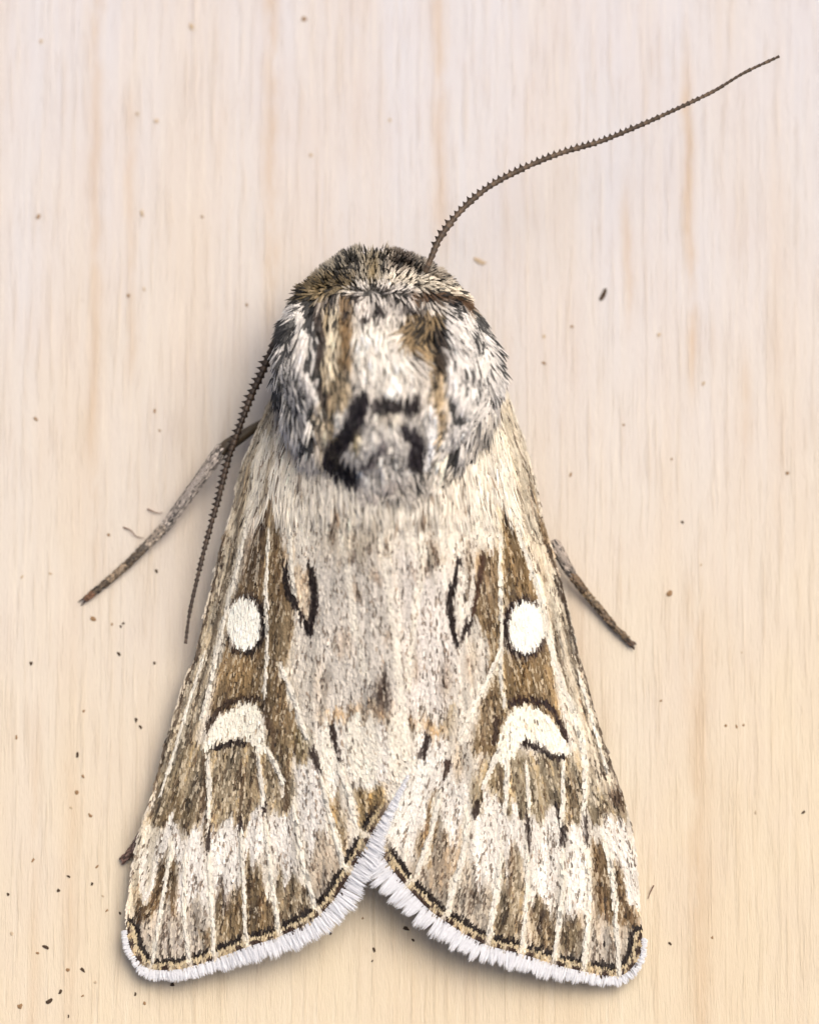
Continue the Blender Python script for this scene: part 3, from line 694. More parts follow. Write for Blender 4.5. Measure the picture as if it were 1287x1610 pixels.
build_fringe('R', WR, lambda x, y: np.interp(x, [575, 600, 640, 700, 860, 960, 985, 1010], [38, 40, 36, 32, 26, 16, 14, 9]))

# ------------------------------------------------------------------ body: head, thorax and abdomen as one surface
BY = [398, 406, 430, 460, 500, 550, 600, 650, 700, 745, 775, 800, 950, 1100, 1200, 1250]
BXL = [565, 545, 510, 482, 458, 438, 434, 446, 478, 515, 545, 525, 520, 530, 555, 590]
BXR = [605, 640, 690, 722, 752, 776, 784, 776, 742, 700, 650, 700, 705, 690, 665, 620]
BZT = [120, 150, 198, 240, 280, 310, 326, 328, 312, 288, 262, 222, 170, 115, 78, 50]
BZM = [110, 110, 115, 125, 135, 140, 140, 140, 150, 160, 150, 120, 90, 60, 45, 40]
BZB = [80, 62, 45, 34, 28, 26, 26, 26, 28, 30, 32, 30, 26, 22, 22, 30]
def b_at(y, arr): return np.interp(y, BY, arr)
def body_h(x, y):
    c = (b_at(y, BXL) + b_at(y, BXR)) / 2; a_ = (b_at(y, BXR) - b_at(y, BXL)) / 2
    t = np.clip(np.abs(x - c) / a_, 0, 1)
    h = b_at(y, BZM) + (b_at(y, BZT) - b_at(y, BZM)) * np.sqrt(np.maximum(1 - t * t, 0))
    g = lambda cx, cy, rx, ry: np.exp(-((x - cx) / rx) ** 2 - ((y - cy) / ry) ** 2)
    h = h + 30 * g(592, 690, 62, 55) + 22 * g(470, 590, 34, 90) + 24 * g(735, 600, 42, 90) - 16 * g(518, 580, 14, 90) - 14 * g(688, 580, 14, 80) + 10 * g(580, 420, 30, 20) - 12 * g(610, 478, 60, 12)
    return h

def paint_thorax():
    p = Paint(S(200, 191, 178)); p.fl[:] = .35
    p.poly([(420, 620), (424, 545), (448, 492), (480, 458), (505, 470), (500, 540), (505, 620), (490, 700), (460, 700)], S(197, 191, 183), .95, 6, .95)
    p.poly([(690, 540), (700, 470), (720, 460), (760, 490), (795, 550), (800, 600), (770, 640), (740, 690), (705, 740), (690, 700), (700, 640)], S(204, 198, 190), .95, 6, .95)
    p.poly([(505, 470), (540, 480), (550, 540), (548, 640), (520, 700), (505, 640)], S(160, 140, 108), .9, 8, .35)
    p.poly([(520, 478), (532, 480), (530, 560), (514, 600), (508, 540)], S(214, 204, 182), .7, 6)
    p.stroke([(543, 470), (546, 510), (548, 560)], 16, S(110, 84, 52), .8, 6)
    p.poly([(632, 500), (660, 484), (690, 490), (686, 540), (660, 560), (640, 545)], S(122, 100, 68), .9, 6, .5)
    p.stroke([(670, 540), (690, 600), (686, 680)], 22, S(166, 142, 106), .85, 8)
    p.stroke([(688, 520), (684, 570)], 16, S(36, 28, 22), .8, 6)  # shade in the groove by the right tegula, painted into the fur colour
    p.poly([(560, 500), (600, 500), (640, 540), (650, 600), (610, 620), (565, 610), (555, 560)], S(224, 216, 203), .95, 10, .12)
    p.stroke([(495, 470), (503, 520), (500, 580), (510, 620)], 9, S(34, 26, 22), .85, 4)  # shaded gap along the left tegula, painted dark here and just below
    p.stroke([(512, 620), (498, 690)], 9, S(60, 46, 40), .7, 5)
    # collar and head
    p.poly([(465, 462), (490, 430), (540, 404), (575, 393), (604, 404), (606, 440), (560, 446), (520, 462), (490, 472)], S(150, 140, 122), .95, 6, .8)
    p.poly([(468, 462), (490, 440), (530, 428), (560, 434), (552, 450), (515, 464), (490, 472)], S(108, 92, 64), .9, 6, .4)
    p.blob(585, 428, 13, 24, S(132, 112, 74), .8)
    p.poly([(606, 432), (650, 430), (720, 446), (760, 480), (740, 486), (700, 464), (650, 452), (606, 456)], S(218, 206, 184), .95, 6, .35)
    p.poly([(606, 400), (660, 410), (720, 440), (700, 440), (640, 428), (606, 428)], S(140, 128, 112), .9, 6, .7)
    p.blob(632, 413, 24, 10, S(30, 22, 18), .9)
    p.stroke([(640, 466), (690, 464), (740, 478)], 12, S(70, 48, 30), .9, 5)
    p.blob(712, 476, 18, 8, S(20, 16, 16), .9, 0, .5)
    p.poly([(552, 452), (640, 446), (650, 480), (600, 500), (560, 490)], S(196, 188, 178), .9, 6, .5)
    for x, y, rx, ry in ((560, 466, 14, 6), (592, 482, 13, 9), (600, 458, 14, 5), (648, 482, 22, 7), (545, 484, 7, 16), (618, 470, 8, 6), (520, 470, 16, 6), (575, 496, 14, 5)): p.blob(x, y, rx, ry, S(24, 18, 16), .85, .1)
    # crest
    p.poly([(520, 640), (560, 620), (650, 625), (668, 680), (650, 740), (590, 772), (540, 740)], S(208, 201, 190), .95, 8, .15)
    p.stroke([(500, 640), (506, 690), (524, 730)], 18, S(222, 204, 172), .8, 8)
    p.stroke([(676, 640), (678, 690), (668, 720)], 15, S(240, 234, 226), .95, 5)
    p.stroke([(700, 720), (708, 736)], 20, S(228, 214, 190), .8, 8)
    p.stroke([(566, 622), (560, 645), (548, 675), (524, 706), (528, 730), (552, 744)], 24, S(22, 16, 20), .98, 5, 26, 0)
    p.stroke([(598, 628), (625, 630), (650, 626)], 24, S(26, 20, 20), .95, 5, 26, 0)
    p.stroke([(636, 668), (656, 686), (652, 724)], 22, S(26, 20, 24), .95, 5, 20, 0)
    p.stroke([(604, 690), (590, 712), (574, 730)], 9, S(70, 62, 64), .8, 5)
    p.blob(562, 736, 10, 8, S(150, 165, 180), .6)  # bluish highlight painted into the crest colour
    p.blob(560, 690, 8, 24, S(150, 132, 88), .7)
    p.blob(610, 650, 30, 10, S(214, 196, 168), .5)
    p.stroke([(620, 755), (595, 768), (580, 776)], 10, S(150, 138, 130), .6, 6)
    return p
PT = paint_thorax()

def build_body():
    ys = np.concatenate([np.linspace(398, 460, 12), np.linspace(475, 780, 26), np.linspace(800, 1250, 20)]); nphi = 40
    V, C_ = [], []
    for y in ys:
        c = (b_at(y, BXL) + b_at(y, BXR)) / 2; a_ = (b_at(y, BXR) - b_at(y, BXL)) / 2
        ph = np.linspace(0, 2 * math.pi, nphi, endpoint=False); x = c + a_ * np.cos(ph)
        top = body_h(x, np.full(nphi, y)); zm = b_at(y, BZM); bot = zm + (zm - b_at(y, BZB)) * np.sin(ph)
        h = np.where(np.sin(ph) >= -1e-9, top, bot)
        V.append(P(x, np.full(nphi, y), h)); cc, _ = PT.at(x, np.full(nphi, y)); C_.append(lin(cc * .45) * ALB)
    V = np.vstack(V); C_ = np.vstack(C_); F = []
    for i in range(len(ys) - 1):
        for j in range(nphi):
            k = (j + 1) % nphi; F.append((i * nphi + j, i * nphi + k, (i + 1) * nphi + k, (i + 1) * nphi + j))
    F.append(tuple(range(nphi))[::-1]); F.append(tuple((len(ys) - 1) * nphi + j for j in range(nphi)))
    return mesh_obj('body', V, F, M_FUR, moth, C_, smooth=True)
body = build_body()

# lie of the fur: x, y, direction x, direction y, length
FLOW = np.array([(480, 470, -.75, .65, 30), (455, 500, -.6, .8, 34), (430, 555, -.25, 1, 36), (432, 600, .05, 1, 38), (470, 560, -.3, 1, 38), (480, 640, .0, 1, 42), (490, 690, .1, 1, 36), (520, 520, -.05, 1, 32), (530, 620, .05, 1, 32),
                 (740, 470, .8, .6, 30), (770, 505, .65, .8, 34), (792, 560, .25, 1, 34), (790, 600, -.1, 1, 36), (750, 560, .25, 1, 38), (745, 640, -.3, 1, 44), (710, 700, -.4, 1, 36), (700, 520, .5, .8, 34), (690, 620, -.1, 1, 34), (655, 510, -.9, .5, 34), (660, 545, .6, .8, 32),
                 (600, 540, .05, 1, 30), (590, 620, 0, 1, 26), (600, 700, -.1, 1, 26), (540, 700, -.4, .9, 24), (650, 700, .1, 1, 26), (590, 765, 0, 1, 30), (530, 735, .2, 1, 24),
                 (490, 445, -.7, -.5, 18), (520, 430, -.5, -.8, 18), (550, 412, -.35, -.95, 18), (580, 405, -.1, -1, 20), (585, 430, .0, -1, 22), (605, 410, .4, -.8, 16), (640, 412, .5, -.6, 15), (690, 430, .85, -.3, 18), (735, 460, .9, .2, 18),
                 (700, 455, .95, .2, 20), (565, 452, -.45, -.8, 15), (600, 450, .1, -1, 14), (630, 452, .6, -.6, 15), (560, 474, -.15, 1, 20), (590, 472, .25, 1, 20), (620, 474, -.2, 1, 20), (650, 472, .35, 1, 20), (600, 495, 0, 1, 22), (545, 488, -.1, 1, 22), (520, 476, -.2, 1, 24)], float)
def flow(x, y):
    d2 = (x[:, None] - FLOW[:, 0]) ** 2 + (y[:, None] - FLOW[:, 1]) ** 2 + 60
    wgt = d2 ** -1.8; wgt /= wgt.sum(1)[:, None]
    dx = wgt @ FLOW[:, 2]; dy = wgt @ FLOW[:, 3]; n = np.hypot(dx, dy) + 1e-6
    return dx / n, dy / n, wgt @ FLOW[:, 4]

def build_fur():
    parts = {}
    st = 4.8
    Y, X = np.mgrid[398:772:st, 420:805:st]; X = X.ravel() + rng.uniform(-st, st, X.size) * .6; Y = Y.ravel() + rng.uniform(-st, st, Y.size) * .6
    m = (X > b_at(Y, BXL) + 1) & (X < b_at(Y, BXR) - 1) & (Y < 772) & (Y > 400); X, Y = X[m], Y[m]
    # more roots round the flank, where the surface falls away
    ys = rng.uniform(400, 720, 5200); sd_ = rng.random(5200) < .5; tt = rng.uniform(.93, 1.0, 5200)
    c = (b_at(ys, BXL) + b_at(ys, BXR)) / 2; a_ = (b_at(ys, BXR) - b_at(ys, BXL)) / 2
    X = np.concatenate([X, c + np.where(sd_, 1, -1) * a_ * tt]); Y = np.concatenate([Y, ys])
    # two coats: short dark underfur, longer pale guard hairs in locks
    for coat, rep in (('under', 1), ('guard', 2)):
        for r_ in range(rep):
            x = X + rng.normal(0, 2.5, len(X)); y = Y + rng.normal(0, 2.5, len(Y)); n = len(x)
            x = np.clip(x, b_at(y, BXL) + .5, b_at(y, BXR) - .5)
            dx, dy, L = flow(x, y)
            lock = (vnoise(x, y, 13, 26, 31) - .5) * 1.3 + (vnoise(x, y, 7, 14, 32) - .5) * .7
            a2 = lock * .5 + rng.normal(0, .10, n); dx, dy = dx * np.cos(a2) - dy * np.sin(a2), dx * np.sin(a2) + dy * np.cos(a2)
            L = L * np.where(y < 455, .8, 1) * rng.uniform(.6, 1.1, n) * (.7 if coat == 'under' else 1.15)
            lk = vnoise(x, y, 8, 20, 33)
            lift = (6 if coat == 'under' else 9 + 14 * lk) * rng.uniform(.6, 1.3, n)
            h0 = body_h(x, y); x2, y2 = x + dx * L, y + dy * L
            inb = (x2 > b_at(y2, BXL)) & (x2 < b_at(y2, BXR)) & (y2 > 400)
            h2 = np.where(inb, body_h(x2, y2), h0 - L * .35) + lift * .8
            wg = np.maximum(wing_h(x2, y2, 'L'), wing_h(x2, y2, 'R')) + 6
            h2 = np.where(y2 > 640, np.maximum(h2, wg), h2)
            h1 = np.maximum((h0 + h2) / 2, h0) + lift
            cc, fl = PT.at(x + dx * L * .25 + rng.normal(0, 1.5, n), np.maximum(y + dy * L * .25 + rng.normal(0, 1.5, n), 408)); cc = cc.astype(float).copy()
            cc *= (1 + rng.normal(0, .06, n) + .3 * (lk - .5))[:, None]
            if coat == 'under': cc = cc * .3 * np.array([1.0, .93, .86])
            odd = rng.random(n) < fl * np.clip(2.6 * (.68 - lk), .08, 1)
            cc = np.where(odd[:, None], cc * .34 + .02, cc) * np.where(y < 450, .9, 1)[:, None]
            tip = np.clip(cc * 1.08 + .02, 0, 1)
            c0 = lin(np.clip(cc, .02, 1)) * ALB; c1 = lin(tip) * ALB
            wd = rng.uniform(2.4, 4.8, n) * np.where((x > 505) & (x < 690), .8, 1) * K
            key = np.where(y < 462 + 14 * np.abs(x - 610) / 150, 0, np.where((x < 508) & (y < 712), 1, np.where((x > 692) & (y < 745), 2, np.where((y > 612) & (x > 505) & (x < 690), 3, 4))))
            V, F, Cc = hair_mesh(P(x, y, h0 - 2), P(x + dx * L * .45, y + dy * L * .45, h1), P(x2, y2, h2), wd, c0, c1)
            Vr = V.reshape(n, 8, 3); Cr = Cc.reshape(n, 8, 3)
            for k in range(5):
                mk = key == k; parts.setdefault(k, []).append((Vr[mk].reshape(-1, 3), Cr[mk].reshape(-1, 3)))
    names = {0: ('collar_fur', 'olive brown and cream collar fur over the head'), 1: ('shoulder_tegula', 'grey white shoulder fur, dark streaked'), 2: ('shoulder_tegula', 'white shoulder fur ending in a cream lobe'), 3: ('thorax_crest', 'black and grey tufted crest'), 4: ('thorax_fur', None)}
    for k, lst in parts.items():
        V = np.vstack([q[0] for q in lst]); Cc = np.vstack([q[1] for q in lst]); n = len(V) // 8
        base = np.array([[0, 1, 3, 2], [2, 3, 5, 4], [4, 5, 7, 6]]); F = (base[None] + (np.arange(n) * 8)[:, None, None]).reshape(-1, 4)
        o = mesh_obj(names[k][0], V, F, M_FUR, body, Cc); tag(o, names[k][1], kind='stuff')
build_fur()

# long soft hairs that cover the wing bases behind the thorax
def build_base_hair():
    for side, wing, p, x0, x1 in (('L', WL, PL, 372, 612), ('R', WR, PR, 600, 838)):
        n = 1900; y = 640 + 170 * rng.random(n) ** 1.2; x = rng.uniform(x0, x1, n); m = inside(x, y, POLY[side]) & (x > xl(y) + 10) & (x < xr(y) - 10); x, y = x[m], y[m]; n = len(x)
        dx, dy = wing_dir(x, y, side); a_ = rng.normal(0, .12, n) + .3 * (vnoise(x, y, 18, 60, 41) - .5); dx, dy = dx * np.cos(a_) - dy * np.sin(a_), dx * np.sin(a_) + dy * np.cos(a_)
        L = rng.uniform(22, 44, n); x2, y2 = x + dx * L, y + dy * L
        h0 = wing_h(x, y, side) + 2; h2 = wing_h(x2, y2, side) + rng.uniform(3, 9, n); h1 = (h0 + h2) / 2 + rng.uniform(3, 8, n)
        c, _ = pigment(p, x + dx * L * .5, y + dy * L * .5, 51)
        V, F, Cc = hair_mesh(P(x, y, h0), P(x + dx * L * .5, y + dy * L * .5, h1), P(x2, y2, h2), rng.uniform(1.8, 3.4, n) * K, c)
        o = mesh_obj('base_hair', V, F, M_FUR, wing, Cc); tag(o, kind='stuff')
build_base_hair()

# ------------------------------------------------------------------ antennae
def tube(path, radii, nseg=8):
    V = []; F = []; n = len(path); T = np.gradient(path, axis=0)
    for i in range(n):
        t = Vector(T[i]).normalized(); u = t.cross(Vector((0, 0, 1))).normalized(); w_ = u.cross(t)
        for j in range(nseg):
            a_ = 2 * math.pi * j / nseg; V.append(np.array(path[i]) + radii[i] * (math.cos(a_) * np.array(u) + math.sin(a_) * np.array(w_)))
        if i:
            for j in range(nseg):
                k = (j + 1) % nseg; F.append(((i - 1) * nseg + j, (i - 1) * nseg + k, i * nseg + k, i * nseg + j))
    F.append(tuple(range(nseg))[::-1]); F.append(tuple((n - 1) * nseg + j for j in range(nseg)))
    return np.array(V), F

def segment_mesh(tooth, tint):
    """one flagellum joint along +X, unit length and unit radius: flared ring with two teeth"""
    V, F, C_ = [], [], []; ns = 8
    for i, (x, r) in enumerate(((-.5, .72), (-.2, .78), (.25, .95), (.46, 1.02), (.5, .7))):
        for j in range(ns):
            a_ = 2 * math.pi * j / ns; V.append((x, r * math.cos(a_), r * math.sin(a_))); C_.append(tint * (1.5 if i < 2 else .8))
        if i:
            for j in range(ns):
                k = (j + 1) % ns; F.append(((i - 1) * ns + j, (i - 1) * ns + k, i * ns + k, i * ns + j))
    F.append(tuple(range(ns))[::-1]); F.append(tuple(4 * ns + j for j in range(ns)))
    for s, tl in ((1, tooth[0]), (-1, tooth[1])):
        if tl <= 0: continue
        b = len(V); V += [(-.25, s * .6, .35), (.42, s * .6, .35), (.42, s * .6, -.35), (-.25, s * .6, -.35), (.3, s * (1 + tl), 0)]
        F += [(b, b + 1, b + 4), (b + 1, b + 2, b + 4), (b + 2, b + 3, b + 4), (b + 3, b, b + 4)]; C_ += [tint * .55] * 5
    me = bpy.data.meshes.new('segment'); me.from_pydata(V, [], F); me.update()
    ca = me.color_attributes.new('Col', 'FLOAT_COLOR', 'POINT'); rgba = np.ones((len(V), 4), np.float32); rgba[:, :3] = np.array(C_); ca.data.foreach_set('color', rgba.ravel())
    me.polygons.foreach_set('use_smooth', np.full(len(me.polygons), True)); me.materials.append(M_CHITIN); return me

def build_antenna(ctrl, w0, w1, pitch0, pitch1, teeth, label, tint):
    c = catmull([q[:2] for q in ctrl], 12); hh = catmull([(q[2], 0) for q in ctrl], 12)[:, 0]
    path = P(c[:, 0], c[:, 1], hh) - ORIGIN
    arc = np.concatenate([[0], np.cumsum(np.linalg.norm(np.diff(path, axis=0), axis=1))]) / K; tot = arc[-1]
    q = np.linspace(0, tot, 60); pp = np.stack([np.interp(q, arc, path[:, k]) for k in range(3)], 1)
    V, F = tube(pp, np.interp(q, [0, tot], [w0, w1]) * .33 * K)
    core = mesh_obj('antenna', V, F, M_CHITIN, moth, np.tile(lin(tint) * .7, (len(V), 1)), local=False, smooth=True); tag(core, label)
    lib = [segment_mesh((a_, b_), lin(tint) * f) for a_, b_ in teeth for f in (.8, 1.25)]
    s = 0.0; i = 0
    while s < tot - 3:
        f = s / tot; pitch = pitch0 + (pitch1 - pitch0) * f; wd = (w0 + (w1 - w0) * f) / 2
        if f < .06: ti = 0
        elif f < .62: ti = 1
        elif f < .8: ti = 2
        else: ti = 3
        o = bpy.data.objects.new('segment', lib[ti * 2 + (0 if random.random() < .6 else 1)]); LINK(o); o.parent = core
        mid = np.array([np.interp(s + pitch / 2, arc, path[:, k]) for k in range(3)]); d = np.array([np.interp(s + pitch, arc, path[:, k]) - np.interp(s, arc, path[:, k]) for k in range(3)])
        t = Vector(d).normalized(); u = Vector((0, 0, 1)).cross(t).normalized(); w_ = t.cross(u)
        o.matrix_local = Matrix.Translation(mid) @ Matrix((t, u, w_)).transposed().to_4x4() @ Matrix.Diagonal((pitch * K, wd * K * random.uniform(.86, 1.16), wd * K, 1))
        s += pitch; i += 1
A_TINT = np.array(S(92, 76, 60))
build_antenna([(668, 428, 205), (675, 412, 205), (690, 377, 200), (715, 342, 195), (746, 311, 190), (781, 286, 186), (831, 261, 182), (881, 241, 180), (942, 223, 180), (992, 203, 180), (1042, 181, 182), (1118, 145, 186), (1168, 115, 190), (1221, 90, 194)],
              11.5, 5.4, 10.2, 8.0, ((0, 0), (.85, .12), (.35, .1), (0, 0)), 'antenna stretched out over the bare board', A_TINT)
build_antenna([(440, 520, 120), (424, 556, 112), (412, 586, 104), (396, 620, 96), (383, 655, 90), (370, 690, 84), (357, 730, 76), (342, 790, 66), (325, 850, 58), (309, 915, 50), (298, 965, 44), (292, 1010, 40)],
              13.0, 5.4, 10.0, 8.0, ((0, 0), (.25, .9), (.25, .35), (0, 0)), 'antenna swept back along the wing edge', np.array(S(68, 54, 42)))

# ------------------------------------------------------------------ legs
def build_leg(ctrl, radii, bands, label, fuzz, claws=True):
    """ctrl: joints (x, y, h); first piece is the shin with its scales, the rest are foot joints"""
    root = None
    for i in range(len(ctrl) - 1):
        a_, b_ = np.array(ctrl[i], float), np.array(ctrl[i + 1], float); ts = np.linspace(0, 1, 9)
        pts = a_ + (b_ - a_) * ts[:, None]; pts[:, 2] += np.sin(ts * math.pi) * (2 if i == 0 else .6)
        pw = P(pts[:, 0], pts[:, 1], pts[:, 2]) - ORIGIN
        r0, r1 = radii[i], radii[i + 1]
        rr = (r0 + (r1 - r0) * ts) * (.82 + .18 * np.sin(np.clip(ts * 1.15, 0, 1) * math.pi) + .12 * (ts > .85)) * K
        V, F = tube(pw, rr); c = np.array(bands[i]); cols = np.tile(lin(c), (len(V), 1)); k = np.repeat(ts, 8); cols = cols * (1 - .5 * sstep(.6, 1, k) * (1 if i else 0))[:, None]
        if root is None:
            root = mesh_obj('leg', V, F, M_CHITIN, moth, cols, local=False, smooth=True); tag(root, label)
        else: mesh_obj('foot_joint', V, F, M_CHITIN, root, cols, local=False, smooth=True)
    # scales on the leg
    A, B, Cm, cols, wd = [], [], [], [], []
    for i in range(len(ctrl) - 1):
        a_, b_ = np.array(ctrl[i], float), np.array(ctrl[i + 1], float); n = int(np.linalg.norm(b_ - a_) * (4.5 if i == 0 else 2.2) * fuzz)
        t = rng.random(n); ax = (b_ - a_) / np.linalg.norm(b_ - a_); q = a_ + (b_ - a_) * t[:, None]; r = radii[i] + (radii[i + 1] - radii[i]) * t
        ph = rng.uniform(-.4, math.pi + .4, n); perp = np.array([-ax[1], ax[0], 0]); off = perp * np.cos(ph)[:, None] + np.array([0, 0, 1]) * np.sin(ph)[:, None]
        L = rng.uniform(7, 14, n) if i == 0 else rng.uniform(4, 8, n)
        s0 = q + off * r[:, None] * .85; s2 = q + ax * L[:, None] + off * (r * rng.uniform(1.0, 1.28, n))[:, None]; s1 = (s0 + s2) / 2 + off * 1.2
        s2[:, 2] = np.maximum(s2[:, 2], 1); s0[:, 2] = np.maximum(s0[:, 2], 1); s1[:, 2] = np.maximum(s1[:, 2], 1)
        A.append(P(*s0.T)); Cm.append(P(*s1.T)); B.append(P(*s2.T)); wd.append(rng.uniform(2, 3.6, n) * K)
        cc = np.array(bands[i]) * rng.uniform(.7, 1.25, n)[:, None]; dk = rng.random(n) < .25; cc = np.where(dk[:, None], cc * .5, cc); cols.append(lin(np.clip(cc, .02, 1)))
    V, F, Cc = hair_mesh(np.vstack(A), np.vstack(Cm), np.vstack(B), np.concatenate(wd), np.vstack(cols))
    tag(mesh_obj('leg_scales', V, F, M_FUR, root, Cc), kind='stuff')
    if claws:
        e_ = np.array(ctrl[-1], float); d = e_ - np.array(ctrl[-2], float); d /= np.linalg.norm(d); pr = np.array([-d[1], d[0], 0])
        for s in (-1, 1):
            q = np.array([e_ - d * 2, e_ + d * 7 + pr * s * 3, e_ + d * 14 + pr * s * 3.5 - np.array([0, 0, 3])]); q[:, 2] = np.maximum(q[:, 2], 1.5)
            V, F = tube(P(*catmull(q, 4).T) - ORIGIN, np.linspace(1.8, .4, 9) * K, 6)
            mesh_obj('claw', V, F, M_CHITIN, root, np.tile(lin(S(70, 50, 36)), (len(V), 1)), local=False, smooth=True)
    return root
GREY_L = S(176, 164, 152); TAR_D = S(92, 78, 62); TAR_P = S(150, 130, 106)
lg = build_leg([(352, 702, 64), (262, 826, 22), (226, 862, 13), (200, 888, 10), (172, 912, 8), (150, 930, 7), (136, 941, 6)], [9, 7, 5.6, 5, 4.6, 4.2, 3.4], [GREY_L, S(158, 144, 128), TAR_D, TAR_P, TAR_D, S(120, 86, 62)], 'long grey leg reaching out past the swept antenna', 1.0)
# its knee
kx, ky, kh = 354, 704, 66
def knee(root):
    V, F = tube(P(np.array([440, 392, 360, 348, 342]), np.array([650, 678, 699, 709, 716]), np.array([36, 48, 62, 62, 56])) - ORIGIN, np.array([7, 8, 10.5, 10, 5]) * K, 10)
    mesh_obj('knee', V, F, M_CHITIN, root, np.tile(lin(S(78, 66, 50)), (len(V), 1)), local=False, smooth=True)
knee(lg)
build_leg([(868, 850, 46), (896, 900, 26), (918, 930, 16), (942, 958, 11), (964, 984, 8), (984, 1004, 7), (995, 1014, 6)], [8.5, 6.6, 5.4, 5, 4.6, 4.2, 3.4], [S(168, 154, 140), S(120, 98, 74), S(128, 108, 82), S(108, 88, 66), S(112, 92, 68), S(84, 64, 48)], 'short brown leg bending down to the board', .8, False)
build_leg([(240, 1290, 30), (216, 1328, 14), (205, 1342, 9), (194, 1352, 6)], [8, 7, 6, 4.5], [S(150, 128, 116), S(120, 96, 84), S(104, 80, 70)], 'foot tip peeping from under the wing edge', .9, False)

# ------------------------------------------------------------------ dirt on the board
def speck_mesh(seed):
    r = random.Random(seed); V = []; F = []
    rings, ns = 4, 8
    V.append((0, 0, -.4))
    for i in range(1, rings):
        th = math.pi * i / rings
        for j in range(ns):
            ph = 2 * math.pi * j / ns; q = r.uniform(.45, 1.3); V.append((q * math.sin(th) * math.cos(ph), q * math.sin(th) * math.sin(ph), -.45 * math.cos(th) * r.uniform(.7, 1.2)))
    V.append((0, 0, .5)); last = len(V) - 1
    for j in range(ns):
        k = (j + 1) % ns; F.append((0, 1 + k, 1 + j)); F.append((last, last - ns + j, last - ns + k))
        for i in range(rings - 2): a_ = 1 + i * ns; F.append((a_ + j, a_ + k, a_ + ns + k, a_ + ns + j))
    me = bpy.data.meshes.new('dirt_speck'); me.from_pydata(V, [], F); me.update(); return me
def dirt_material(name, c):
    m, b, nt = principled(name, .85, .15); n = nt.nodes.new('ShaderNodeTexNoise'); n.inputs['Scale'].default_value = 3
    r = nt.nodes.new('ShaderNodeValToRGB'); r.color_ramp.elements[0].color = (*lin(S(*c) * .7), 1); r.color_ramp.elements[1].color = (*lin(S(*c) * 1.25), 1)
    tc = nt.nodes.new('ShaderNodeTexCoord'); nt.links.new(tc.outputs['Object'], n.inputs['Vector']); nt.links.new(n.outputs['Fac'], r.inputs[0]); nt.links.new(r.outputs[0], b.inputs['Base Color']); return m
MD = {'d': dirt_material('dark_dirt', (74, 60, 48)), 'b': dirt_material('brown_dirt', (142, 114, 84)), 'p': dirt_material('pale_dirt', (182, 162, 136))}
SM = {k: [speck_mesh(i * 3 + j) for i in range(4)] for j, k in enumerate('dbp')}
for k in SM:
    for me in SM[k]: me.materials.append(MD[k])
LAB = {'d': 'tiny dark dirt speck on the board', 'b': 'tiny brown dirt crumb on the board', 'p': 'faint tan dust grain on the board'}
GRP = {'d': 'dark specks', 'b': 'brown crumbs', 'p': 'dust grains'}
def whereabouts(x, y):
    if 480 < x < 720 and y > 1420: return 'below the notch between the wings'
    if x < 300: return 'beyond the left wing tip' if y > 1320 else 'beside the left wing below the grey leg' if y > 1000 else 'round the long grey leg' if y > 800 else 'out beside the left shoulder' if y > 420 else 'ahead of the left shoulder'
    if x < 660: return 'ahead of the furry head' if y < 400 else 'close to the left flank'
    return 'beside the right shoulder' if y < 800 else 'beyond the right wing'
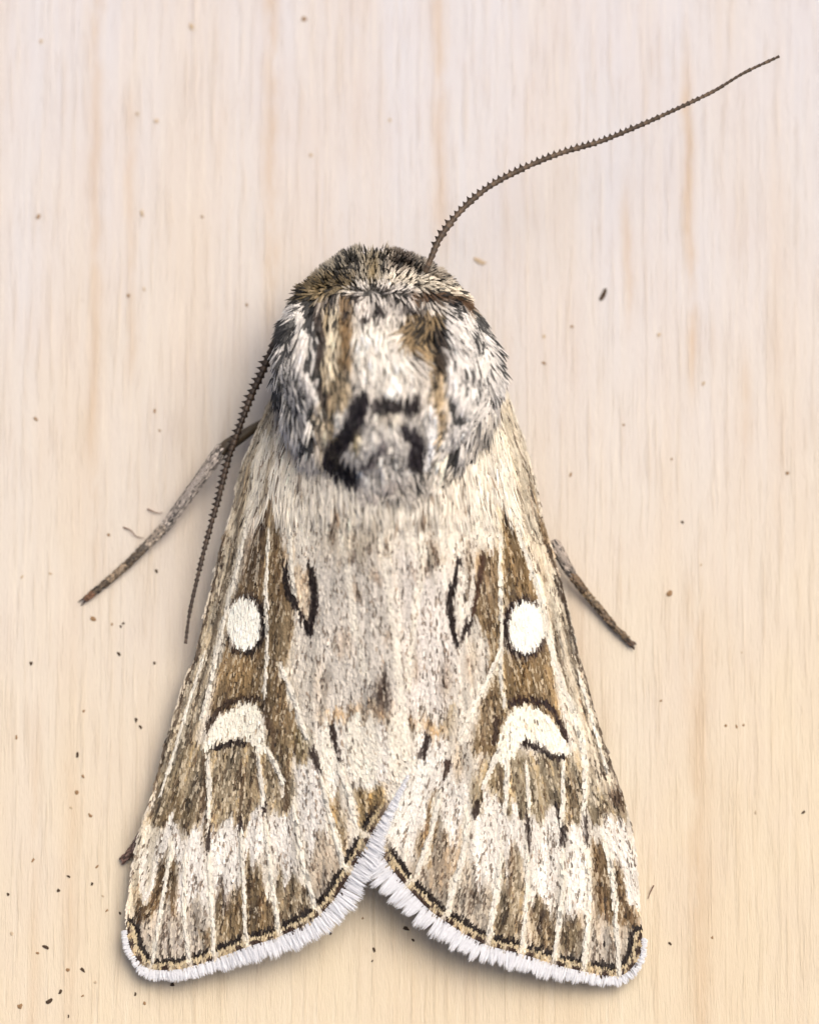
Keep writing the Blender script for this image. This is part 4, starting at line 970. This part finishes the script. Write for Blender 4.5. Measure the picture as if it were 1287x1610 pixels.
SP = 'd49,1043,3.2 d187,1028,3 d243,1043,3 b132,1118,2.6 d214,1132,2.8 d221,1143,2.8 b26,1160,2.6 d122,1187,4 b131,1221,3 b121,1246,3.6 p112,1270,3 b142,1282,3.2 b52,1353,2.8 d108,1378,2.4 b152,1363,2.4 d145,1390,3.6 d92,1400,3.4 d13,1406,3 p162,1409,2.4 d189,1436,3.2 b168,1432,2.4 d72,1489,3.6 b60,1499,3 p18,1468,3.6 d130,1525,3 b107,1525,3.6 d95,1560,3.4 b32,1582,5 b130,1566,2.2 d213,1563,2.4 b227,1578,3.6 d108,1598,2.4 d271,1548,4 b147,973,4 b176,982,2.6 d190,985,3.2 d194,980,2.4 p80,902,3 p35,907,3 p150,1545,3.4 d246,898,2.8 b171,841,3 b243,647,2.8 b251,677,2.6 b57,659,3.6 d1072,821,3 b899,514,3.2 p854,529,3.6 b855,571,3.4 p1035,527,4 p1105,603,4 b980,668,2.6 b1055,722,2.8 b1237,744,3.2 b896,747,2.8 p1101,888,2.4 b1038,1102,2.6 b1140,1141,2.6 b1157,1143,2.4 b1168,1140,2.4 d1262,1277,2.4 p1187,1278,2.4 d1053,1484,2.8 b1119,1474,2.4 d638,1460,3.8 d649,1478,2.6 d588,1494,3 d585,1511,2.2 b570,1444,2.6 d519,1467,3.4 b60,341,4.4 p246,191,5 p301,42,5 b478,30,4.6 p65,65,4.6 p488,244,4.2 b318,341,3 p224,336,4 p216,179,4 p612,189,3.6 b202,465,4.4 p227,455,3 b388,480,3 p1165,1026,2.4 b340,985,2.4'
for i, tok in enumerate(SP.split()):
    k = tok[0]; x, y, r = (float(q) for q in tok[1:].split(','))
    where = whereabouts(x, y)
    o = bpy.data.objects.new('dirt_speck', SM[k][i % 4]); LINK(o); el = random.uniform(1.0, 2.1); r *= .8
    o.scale = (r * K, r * K * el, r * K * .5); o.rotation_euler = (0, 0, random.uniform(-1.2, 1.2)); o.location = P(x, y, r * .24)
    tag(o, '%s %s' % (LAB[k], where), 'dirt speck', '%s %s' % (GRP[k], where))
for x, y, r, el, ang, k, lab in ((948, 463, 4.2, 2.7, -.45, 'd', 'elongated dark flake lying alone on the board beside the head'), (1052, 933, 5, 1.0, .8, 'b', 'largest brown crumb on the bare board beyond the brown leg tip'), (78, 1574, 3.6, 1.7, -1.0, 'd', 'oblong black crumb among the specks near the left wing tip'), (755, 411, 5, 2.4, 1.0, 'p', 'faint olive flake on the board by the antenna base')):
    o = bpy.data.objects.new('dirt_flake', SM[k][1]); LINK(o); o.scale = (r * K, r * K * el, r * K * .5); o.rotation_euler = (0, 0, ang); o.location = P(x, y, r * .2); tag(o, lab, 'dirt flake')

M_HAIR, hb, _ = principled('loose_hair', .5, .3); hb.inputs['Base Color'].default_value = (*lin(S(112, 78, 62)), 1)
for q, lab in (([(194, 829, 2), (206, 834, 5), (214, 843, 4), (226, 846, 2)], 'thin curled hair lying by the long grey leg'), ([(1027, 1392, 6), (1022, 1402, 4), (1018, 1413, 2)], 'thin reddish hair by the right wing tip'), ([(232, 800, 3), (246, 806, 5), (256, 806, 3)], 'fine pale bristle beside the grey shin')):
    c = catmull(q, 6); V, F = tube(P(*c.T), np.linspace(1.1, .5, len(c)) * K, 6); o = mesh_obj('loose_hair', V, F, M_HAIR, None, None, local=False); tag(o, lab, 'hair')
